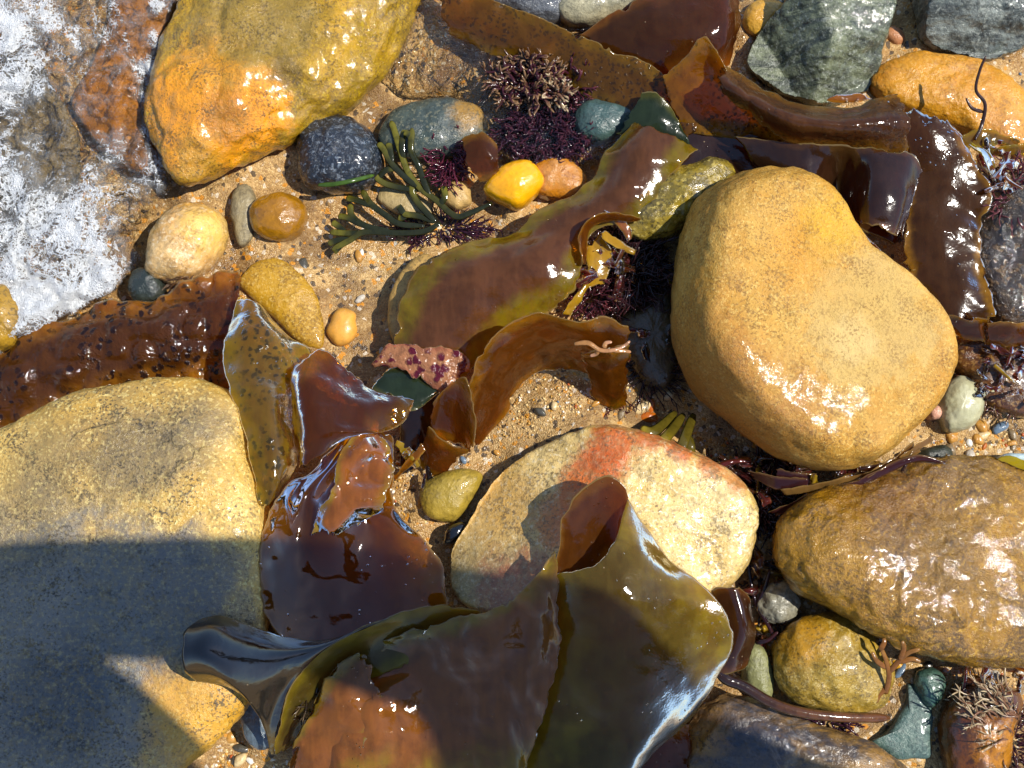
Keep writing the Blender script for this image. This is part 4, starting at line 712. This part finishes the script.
tuft('seaweed_tuft', 'small dark red seaweed tuft right of the pale-tipped one', 576, 82, 36, 10, 80, 20, strand_mat('weed_red2', (.05, .01, .016, 1), (.16, .04, .05, 1), .15, .3), 1.6, .8, seed=2, ry=16)
tuft('seaweed_tuft', 'dark purple soaked seaweed mass above the yellow pebble', 545, 135, 30, 44, 850, 20, M_pur, 1.2, .15, seed=3, ry=24, curl=2.6)
tuft('seaweed_tuft', 'crimson fine seaweed left of the small amber flap', 450, 152, 26, 14, 260, 18, strand_mat('weed_crimson', (.06, .008, .02, 1), (.17, .03, .05, 1), .12, .3), 1.3, .4, seed=4, ry=28)
tuft('seaweed_tuft', 'thin purple weed film under the green branching seaweed', 440, 228, 8, 42, 120, 22, M_pur, 1.0, .1, seed=5, ry=8)
tuft('seaweed_tuft', 'pale blond frilly seaweed clump inside the red-brown tuft', 555, 92, 44, 10, 60, 16, M_pale, 1.8, .9, seed=6, ry=8)
tuft('seaweed_tuft', 'dark wiry weed heap in the gap left of the heart-shaped boulder', 628, 268, 34, 26, 420, 34, M_drk, 1.2, .5, seed=7, ry=28, curl=1.5)
tuft('seaweed_tuft', 'dark hair-like weed hanging into the shaded gap', 650, 340, 18, 20, 200, 40, M_drk, .8, .2, seed=8, ry=50, curl=1.2)
tuft('seaweed_tuft', 'crimson bushy weed below the wide blade beside the yellow frond', 592, 296, 44, 14, 130, 20, strand_mat('weed_maroon', (.05, .010, .014, 1), (.15, .03, .035, 1), .15, .3), 1.1, .5, seed=9, ry=12, curl=1.4)
tuft('seaweed_tuft', 'maroon weed tassel below the hanging kelp end', 606, 398, 24, 18, 130, 20, strand_mat('weed_maroon2', (.05, .008, .012, 1), (.12, .02, .03, 1), .15, .3), 1.0, .3, seed=10, ry=8, dirn=1.57)
tuft('seaweed_tuft', 'crimson weed clump on the dark rock at the right edge', 1012, 195, 66, 16, 160, 22, strand_mat('weed_crim2', (.07, .012, .02, 1), (.26, .08, .08, 1), .12, .3), 1.2, .5, seed=11, ry=28, curl=1.5)
tuft('seaweed_tuft', 'brown-red matted weed right of the white quartz stone', 1000, 385, 24, 34, 160, 22, M_red, 1.2, .2, seed=12, ry=22)
tuft('seaweed_tuft', 'pale straw-coloured weed sprig draped over the red-brown stone', 1000, 718, 52, 20, 130, 34, M_pale, 1.3, .4, seed=13, ry=26, dirn=-2.4)
tuft('seaweed_tuft', 'dark red weed around the straw-coloured sprig', 1012, 740, 40, 14, 110, 28, M_red, 1.1, .3, seed=14, ry=36)
tuft('seaweed_tuft', 'purple weed scrap under the end of the stipe', 828, 724, 14, 22, 60, 16, M_pur, 1.4, .3, seed=15, ry=6)
tuft('seaweed_tuft', 'dark leafy weed litter in the gap below the heart-shaped boulder', 765, 492, 16, 40, 150, 32, M_drk, 2.6, .2, seed=16, ry=16)
tuft('seaweed_tuft', 'dark stringy weed in the crack beside the orange-streaked rock', 762, 560, 12, 8, 60, 40, M_drk, 1.2, .2, seed=17, ry=50)
tuft('seaweed_tuft', 'brown wiry tuft inside the trumpet mouth of the rolled kelp', 306, 695, 60, 13, 70, 24, strand_mat('weed_brown', (.03, .018, .008, 1), (.14, .09, .04, 1), .2, .2), 1.4, .6, seed=18, ry=9)
tuft('seaweed_tuft', 'orange-red scrap of fine weed on the sand mound', 562, 420, 30, 9, 34, 13, strand_mat('weed_orange', (.25, .03, .008, 1), (.4, .12, .01, 1), .3, .2), .8, .3, seed=19, ry=7)
tuft('seaweed_tuft', 'brown hair-like weed on the cream stone by the foam', 188, 277, 36, 8, 26, 26, strand_mat('weed_hair', (.10, .05, .02, 1), (.2, .10, .04, 1), .3, .1), .7, .3, seed=20, ry=4, dirn=2.6)
M_fp = kelp_mat('frond_purple', (.045, .014, .016, 1), (.16, .08, .03, 1), (.5, .2, .05, 1), tr=.15, rough=.14)
M_fb = kelp_mat('frond_bronze', (.20, .11, .03, 1), (.30, .18, .05, 1), (.7, .4, .1, 1), tr=.15, rough=.14)
FR = [('long bronze seaweed frond hugging the lower rim of the heart-shaped boulder', M_fb, [[(780, 490, 34), (786, 496, 30)], [(830, 480, 42), (834, 487, 36)], [(880, 466, 44), (884, 473, 38)], [(912, 442, 40), (914, 448, 34)]]),
      ('dark purple frond between the two right boulders, outermost', M_fp, [[(770, 510, 30), (774, 516, 26)], [(815, 492, 40), (818, 500, 36)], [(860, 478, 48), (864, 486, 44)], [(910, 458, 50), (912, 464, 46)], [(945, 460, 46), (946, 464, 42)]]),
      ('bronze frond fanning out below the quartz stone', M_fb, [[(866, 476, 46), (868, 482, 42)], [(895, 462, 46), (898, 469, 42)], [(918, 448, 42), (920, 453, 38)]]),
      ('pale lilac narrow frond nearest the quartz stone', M_fb, [[(900, 456, 44), (902, 460, 42)], [(916, 445, 42), (919, 450, 40)], [(930, 436, 38), (933, 441, 36)]]),
      ('purple frond lying over the weed litter below the boulder', M_fp, [[(750, 470, 26), (756, 480, 22)], [(775, 476, 34), (778, 490, 28)], [(808, 478, 36), (806, 488, 32)]]),
      ('mauve broad weed scrap under the tip of the heart-shaped boulder', M_fp, [[(778, 468, 30), (776, 484, 26)], [(795, 472, 34), (795, 488, 30)], [(818, 474, 32), (816, 486, 30)]])]
FR = [(a_, b_, [[(x, y, z+13) for x, y, z in rw] for rw in rows]) for a_, b_, rows in FR]
for i, (lab, mm, rows) in enumerate(FR): sheet('seaweed_frond', lab, rows, mm, cat='seaweed', nu=40, nv=14, seed=70+i, ruf=2)
branches('branching_seaweed', 'orange-brown forked seaweed beside the round olive-tan stone', [[(886, 694, 46), (889, 676, 56), (886, 660, 62), (880, 646, 66)], [(887, 668, 58), (877, 661, 64), (872, 652, 66)], [(888, 674, 56), (898, 662, 64), (908, 653, 70), (920, 649, 72)], [(900, 660, 66), (904, 648, 72), (902, 641, 74)], [(898, 662, 64), (912, 659, 66), (921, 662, 66)], [(886, 688, 48), (879, 695, 46), (876, 703, 44)], [(880, 650, 66), (884, 643, 68), (884, 638, 68)]],
         strand_mat('weed_orange_brown', (.26, .10, .02, 1), (.34, .16, .04, 1), .2, .35), 2.9, 1.9, flat=.35)
branches('branching_seaweed', 'pale pink forked weed caught on the curled ribbon', [[(574, 344, 112), (588, 343, 114), (600, 350, 112), (614, 350, 112), (624, 346, 110), (630, 341, 110)], [(598, 350, 112), (596, 354, 108), (590, 356, 106)], [(612, 350, 112), (624, 351, 110), (631, 352, 108)], [(604, 348, 113), (606, 343, 114), (612, 342, 114)]],
         strand_mat('weed_pinkish', (.50, .24, .08, 1), (.6, .32, .18, 1), .15, .4), 2.6, 1.3, flat=.4)
branches('seaweed_twig', 'thin bare dark twig of weed standing against the golden sandstone', [[(975, 140, 66), (982, 124, 66), (985, 104, 76), (976, 90, 84), (980, 70, 96), (986, 56, 104)], [(983, 112, 70), (972, 108, 76), (966, 98, 80)]],
         strand_mat('weed_twig', (.035, .014, .010, 1), (.06, .022, .014, 1), .25, .1), 2.2, 1.2, flat=.9)
branches('seaweed_strand', 'thin red-brown hair of weed lying on the heart-shaped boulder', [[(855, 275, 116.5), (858, 290, 116), (862, 303, 115.5), (857, 318, 116), (851, 324, 116.5)], [(862, 303, 115.5), (868, 306, 115), (873, 304, 114)]], strand_mat('weed_hair2', (.22, .09, .02, 1), (.2, .07, .015, 1), .4, .1), 1.0, .6)
branches('shell_crumb', 'tiny white curled crumb on the heart-shaped boulder', [[(828, 361, 119), (824, 362, 119.5), (823, 368, 119.5), (825, 373, 119)]], strand_mat('crumb_white', (.8, .7, .5, 1), (.8, .7, .5, 1), .4, .1), 1.6, 1.2, 'shell')
branches('seaweed_strand', 'black thread-like weed in the crack by the round olive-tan stone', [[(752, 520, 20), (748, 560, 18), (755, 600, 18), (768, 625, 20), (776, 640, 24)], [(756, 606, 18), (764, 590, 22), (770, 570, 20)], [(756, 643, 20), (768, 640, 22), (778, 632, 26)]], M_drk, 2.4, 1.8)

# ------------------------------------------------------------------ water and foam
xe_y = np.array([-200, 0, 30, 60, 90, 120, 150, 180, 210, 240, 270, 290, 310, 330, 345, 420]); xe_x = np.array([204, 200, 192, 178, 168, 166, 172, 176, 158, 146, 142, 124, 80, 58, 20, -80])
def in_pool(px, py):
    d1 = 1-((px-560)/110)**2-((py-95)/75)**2; d2 = 1-((px-430)/60)**2-((py-45)/52)**2
    return np.clip(np.maximum(d1, d2)*2.5, 0, 1)
px, py = np.meshgrid(np.arange(-330, 720, 2.6), np.arange(-260, 424, 2.6), indexing='ij')
wash = np.clip((np.interp(py, xe_y, xe_x)+fbm(np.stack([px/26, py/26, px*0], -1), 9, 3)*22-px)/40, 0, 1)
pool = in_pool(px+fbm(np.stack([px/30, py/30, px*0+2], -1), 4, 3)*14, py)
G0 = Wn(np.stack([px, py, px*0+20], -1)); gz = ground_z(G0[..., 0], G0[..., 1])*1000
q = np.stack([px/34, py/34, px*0], -1)
warp = q+np.stack([fbm(q*.8, 31, 3), fbm(q*.8+9, 32, 3), q[..., 2]], -1)*1.3
rip = (1-np.abs(fbm(warp, 12, 4))*2.4)
zz_w = 26+14*np.clip((160-px)/200, 0, 1)+rip*9+fbm(q*5, 14, 3)*3.0
zz_p = 24+fbm(q*1.6, 15, 3)*4.5+fbm(q*4.5, 16, 2)*2.2
wm = np.maximum(wash, pool)
zz = np.where(wash >= pool, zz_w*np.sqrt(wash)+(1-np.sqrt(wash))*12, zz_p*np.sqrt(pool)+(1-np.sqrt(pool))*8)
Vw = Wn(np.stack([px, py, zz], -1)).reshape(-1, 3)
keep = (wm > 0.0); nu, nv = px.shape; F = grid_faces(nu, nv)
def sub(V, F, k, **at):
    F = F[k.ravel()[F].all(1)]; u = np.unique(F); mp = np.full(len(V), -1); mp[u] = np.arange(len(u))
    return V[u], mp[F], {a: b.ravel()[u] for a, b in at.items()}
m = mat('sea_water'); t = T(m); P = t.n('TexCoord', out=3)
nb = t.bump(t.m('ADD', t.noise(P, 70., 4, .6, 1.2), t.m('MULTIPLY', t.noise(P, 220., 2), .35)), .85, .008)
fr = t.n('Fresnel', {'IOR': 1.34, 'Normal': nb})
tr = t.n('BsdfTransparent', {'Color': (.92, .90, .82, 1)})
gl = t.n('BsdfGlossy', {'Color': (1, 1, 1, 1), 'Roughness': .04, 'Normal': nb})
t.out(t.mixs(t.m('MULTIPLY', fr, 2., cl=True), tr, gl))
V2, F2, _ = sub(Vw, F, keep)
tag(link('water', V2, F2, m, np.zeros(3)), None, None, None, 'structure')
# foam: cover field over the wash
lace = 1-np.abs(fbm(warp*1.7+3, 41, 5, .6))*3.2
cov = -.02+.30*lace+fbm(q*.9+5, 44, 3)*.6
def blob(x, y, r, a): return a*np.exp(-(((px-x)**2+(py-y)**2)/r**2))
for b_ in [(0, 20, 42, 1.), (0, 100, 30, .8), (8, 180, 34, .7), (42, 30, 30, .35), (20, 285, 50, .7), (70, 240, 42, .45), (120, 225, 34, .4), (60, 300, 38, .5), (105, 285, 28, .45), (158, 5, 11, .9), (155, 35, 10, .9), (147, 68, 10, .9), (143, 98, 11, .9), (150, 130, 11, .9), (155, 165, 12, .6), (100, 180, 20, .3)]: cov = cov+blob(*b_)
cov = cov*np.clip(wash*3, 0, 1)-(1-wash)*.45
fz = zz+.8+np.clip(cov, 0, 1)*1.6+fbm(q*9, 50, 3)*1.2*np.clip(cov, 0, 1)
Vf = Wn(np.stack([px, py, fz], -1)).reshape(-1, 3)
V3, F3, at = sub(Vf, F, (wash > .02) & (cov > -.1), cov=cov)
m = mat('sea_foam'); t = T(m); P = t.n('TexCoord', out=3)
cv = t.n('Attribute', attribute_name='cov', out=2)
vo = t.n('TexVoronoi', {'Vector': t.n('VectorMath', {0: P, 1: t.n('VectorMath', {0: t.n('TexNoise', {'Vector': P, 'Scale': 60., 'Detail': 4.}, out=1), 'Scale': .03}, operation='SCALE')}, operation='ADD'), 'Scale': 190., 'Randomness': 1.}, feature='DISTANCE_TO_EDGE'); vo2 = t.n('TexVoronoi', {'Vector': P, 'Scale': 520.}, feature='DISTANCE_TO_EDGE')
nn = t.noise(P, 55., 6, .7, 1.5)
a = t.m('ADD', cv, t.m('MULTIPLY', t.m('SUBTRACT', nn, .5), 2.1))
a = t.m('ADD', a, t.mr(vo, .0, .3, .24, -.22)); a = t.m('ADD', a, t.mr(vo2, .0, .2, .06, -.06)); milk = t.mr(t.noise(P, 26., 5, .65, 1.), .36, .66, .0, .22)
al = t.m('MAXIMUM', t.mr(a, .36, .9, 0, .94), t.m('MULTIPLY', milk, t.mr(cv, -.1, .35)))
nb = t.bump(t.m('ADD', t.m('MULTIPLY', vo2, 1.5), t.noise(P, 160., 4)), .8, .004)
df = t.mixs(.2, t.n('BsdfDiffuse', {'Color': (.92, .94, .95, 1), 'Normal': nb}), t.n('BsdfTranslucent', {'Color': (.8, .82, .84, 1), 'Normal': nb}))
df = t.mixs(.08, df, t.n('BsdfGlossy', {'Roughness': .1, 'Normal': nb}))
t.out(t.mixs(al, t.n('BsdfTransparent', {'Color': (1, 1, 1, 1)}), df))
tag(link('foam', V3, F3, m, np.zeros(3), None, True, at), 'white churning sea foam washing in at the top left', 'foam', None, 'stuff')
# bubbles
B = Bundle(); th = np.linspace(0, 2*math.pi, 9, endpoint=False)
idx = np.argwhere((wash > .1) & (cov > -.4) & (cov < .75)); pick = idx[RNG.choice(len(idx), 1800)]
for i, j in pick:
    if not (-40 < px[i, j] < 260 and -30 < py[i, j] < 360): continue
    r_ = RNG.choice([.9, 1.2, 1.5, 2., 2.8], p=[.3, .3, .2, .13, .07])/1000; c0 = Vw[i*nv+j]; vs = []; fs = []
    for k in range(4):
        el = k/4*math.pi/2
        vs += [c0+r_*np.array([math.cos(el)*math.cos(x), math.cos(el)*math.sin(x), math.sin(el)]) for x in th]
    vs.append(c0+[0, 0, r_])
    for k in range(3):
        for x in range(9): y = (x+1) % 9; fs.append((k*9+x, k*9+y, k*9+9+y, k*9+9+x))
    for x in range(9): fs.append((27+x, 27+(x+1) % 9, 36))
    B.add(np.array(vs), fs)
m = mat('bubble_film'); t = T(m)
lw = t.n('LayerWeight', {'Blend': .25}, out=1)
t.out(t.mixs(t.m('MULTIPLY', lw, .7), t.n('BsdfTransparent', {'Color': (1, 1, 1, 1)}), t.mixs(.5, t.n('BsdfGlossy', {'Roughness': .03}), t.n('BsdfDiffuse', {'Color': (.8, .8, .8, 1)}))))
tag(B.build('bubbles', m), 'tiny clear bubbles scattered on the foamy wash', 'bubbles', None, 'stuff')

X, Y = np.meshgrid(gx, gy, indexing='ij'); Z = ground_z(X, Y)
inn = (np.abs(X) < .72) & (np.abs(Y) < .56); pts_ = np.stack([X[inn], Y[inn]], -1); add = np.zeros(len(pts_))
for c_, rg, sz_ in BANK:
    if sz_ < .012: continue
    R_ = np.linalg.norm(rg-c_, axis=1).max(); near = np.where(((pts_-c_)**2).sum(1) < (R_+.03)**2)[0]
    if not len(near): continue
    d_ = np.sqrt(((pts_[near][:, None]-rg[None, ::3])**2).sum(2).min(1)); hh = min(.011, .2*sz_)
    add[near] = np.maximum(add[near], hh*np.exp(-(d_/(.013 if sz_ > .04 else .007))**2)*(.55+.6*vnoise(np.stack([pts_[near][:, 0]*50, pts_[near][:, 1]*50, d_*0], -1), 77)))
Z[inn] += add
m = mat('wet_sand'); t = T(m); P = t.n('TexCoord', out=3)
v1 = t.n('TexVoronoi', {'Vector': P, 'Scale': 640.}, out=1); v2 = t.n('TexVoronoi', {'Vector': P, 'Scale': 260.}, out=1)
g1 = t.n('SeparateColor', {0: v1}); g2 = t.n('SeparateColor', {0: v2}); g2b = t.n('SeparateColor', {0: v2}, out=1)
big = t.noise(P, 7., 5, .6)
c = t.mix(t.mr(big, .4, .62), S(192, 150, 96, .63), S(214, 176, 120, .68))
c = t.mix(t.mr(g1, .0, .5, .55, 0), c, S(120, 84, 44))
c = t.mix(t.mr(g1, .72, .95, 0, .45), c, S(244, 216, 164, .8))
c = t.mix(t.mr(t.noise(P, 12., 6, .65, .6), .48, .62, 0, .65), c, S(112, 76, 40, .5))
c = t.mix(t.mr(g2, .93, .95, 0, .85), c, S(60, 48, 38))
c = t.mix(t.mr(g2b, .94, .96, 0, .8), c, S(220, 150, 60))
c = t.mix(t.mr(g2b, .05, .03, 0, .4), c, S(245, 240, 225, .9))
dist = t.n('TexVoronoi', {'Vector': P, 'Scale': 640.}); d2 = t.n('TexVoronoi', {'Vector': P, 'Scale': 260.})
h = t.m('ADD', t.m('MULTIPLY', dist, -1.), t.m('MULTIPLY', d2, -.7)); h = t.m('ADD', h, t.m('MULTIPLY', g1, .6))
t.out(t.n('BsdfPrincipled', {'Base Color': c, 'Roughness': t.m('ADD', t.mr(g1, 0, 1, .0, .3), t.mr(t.noise(P, 9., 4), .4, .6, .18, .5)), 'Normal': t.bump(h, .55, .0018)}))
tag(link('sand', np.stack([X, Y, Z], -1).reshape(-1, 3), grid_faces(len(gx), len(gy))[:, ::-1], m, np.zeros(3)), None, None, None, 'structure')


# ------------------------------------------------------------------ photographer (outside the frame; casts the shadow)
def skin_body(name, nodes, edges, mtl, parent=None, sub_=2):
    V = [n[0] for n in nodes]; me = bpy.data.meshes.new(name); me.from_pydata(V, edges, [])
    o = bpy.data.objects.new(name, me); COL.objects.link(o)
    sm = o.modifiers.new('skin', 'SKIN'); sl = me.skin_vertices[0].data
    for i, n in enumerate(nodes): sl[i].radius = (n[1], n[2] if len(n) > 2 else n[1])
    sl[0].use_root = True; sm.use_smooth_shade = True
    ss = o.modifiers.new('sub', 'SUBSURF'); ss.levels = ss.render_levels = sub_
    me.materials.append(mtl)
    if parent: o.parent = parent
    return o
def cloth(name, c, rough=.8):
    m = mat(name); t = T(m); P = t.n('TexCoord', out=3)
    t.out(t.n('BsdfPrincipled', {'Base Color': t.mix(t.noise(P, 60., 3), c, tuple(x*.7 for x in c[:3])+(1,)), 'Roughness': rough, 'Normal': t.bump(t.noise(P, 400., 2), .3, .002)})); return m
nodes = [((1.15, -.55, .93), .15, .13), ((1.05, -.53, 1.10), .14, .125), ((.93, -.50, 1.26), .16, .14), ((.87, -.52, 1.36), .10, .10), ((.80, -.54, 1.43), .055), ((.71, -.55, 1.52), .09, .10), ((.67, -.55, 1.59), .075, .085),
         ((.84, -.26, 1.36), .085), ((.52, -.212, 1.20), .062), ((.22, -.212, 1.17), .055), ((.13, -.222, 1.235), .035, .03),
         ((.88, -.70, 1.33), .085), ((.60, -.60, 1.11), .062), ((.22, -.305, 1.12), .088), ((.14, -.25, 1.235), .035, .03),
         ((1.15, -.45, .86), .105), ((1.13, -.43, .48), .075), ((1.18, -.43, .09), .05), ((1.08, -.43, .045), .045, .04),
         ((1.15, -.65, .86), .105), ((1.13, -.68, .48), .075), ((1.18, -.68, .09), .05), ((1.08, -.68, .045), .045, .04)]
edges = [(0, 1), (1, 2), (2, 3), (3, 4), (4, 5), (5, 6), (2, 7), (7, 8), (8, 9), (9, 10), (2, 11), (11, 12), (12, 13), (13, 14), (0, 15), (15, 16), (16, 17), (17, 18), (0, 19), (19, 20), (20, 21), (21, 22)]
for (x0, y0, z0, sy) in ((.13, -.222, 1.235, 1), (.14, -.25, 1.235, -1)):
    base = 10 if sy == 1 else 14
    for k in range(4):
        i = len(nodes); yy = y0+(k-1.5)*.02
        nodes += [((x0-.035, yy, z0+.012), .010), ((x0-.06, yy, z0+.008), .009), ((x0-.08+.006*abs(k-1.5), yy, z0+.002), .007)]; edges += [(base, i), (i, i+1), (i+1, i+2)]
    i = len(nodes); nodes += [((x0-.01, y0+sy*.04, z0), .011), ((x0-.035, y0+sy*.05, z0+.004), .009)]; edges += [(base, i), (i, i+1)]
po = skin_body('person', nodes, edges, cloth('person_clothes', (.03, .04, .07, 1)))
tag(po, 'person in dark clothes leaning in with a phone, whose shadow falls on the stones', 'person')
m = mat('phone_body'); t = T(m); P = t.n('TexCoord', out=3)
t.out(t.n('BsdfPrincipled', {'Base Color': t.mix(t.noise(P, 80.), (.012, .012, .014, 1), (.02, .02, .022, 1)), 'Roughness': .2}))
import bmesh
bm = bmesh.new(); bmesh.ops.create_cube(bm, size=1)
bmesh.ops.scale(bm, vec=(.152, .072, .008), verts=bm.verts); bmesh.ops.bevel(bm, geom=bm.edges[:], offset=.003, segments=3, affect='EDGES')
me = bpy.data.meshes.new('phone'); bm.to_mesh(me); bm.free(); me.materials.append(m)
o = bpy.data.objects.new('phone', me); COL.objects.link(o)
o.location = CAM-FW*.012+RT*.055; o.rotation_euler = (TILT, 0, 0)
tag(o, 'black phone held out over the stones', 'phone')

# ------------------------------------------------------------------ render settings
vs = sc.view_settings; vs.view_transform = 'Standard'; vs.look = 'None'; vs.exposure = 0.36; vs.gamma = 1.0; vs.use_curve_mapping = False
sc.render.engine = 'CYCLES'; cy = sc.cycles
cy.use_denoising = True
try: cy.denoiser = 'OPENIMAGEDENOISE'; cy.denoising_input_passes = 'RGB_ALBEDO_NORMAL'
except Exception: pass
cy.max_bounces = 8; cy.transparent_max_bounces = 16; cy.caustics_reflective = False; cy.caustics_refractive = False; cy.sample_clamp_indirect = 6; cy.use_adaptive_sampling = False
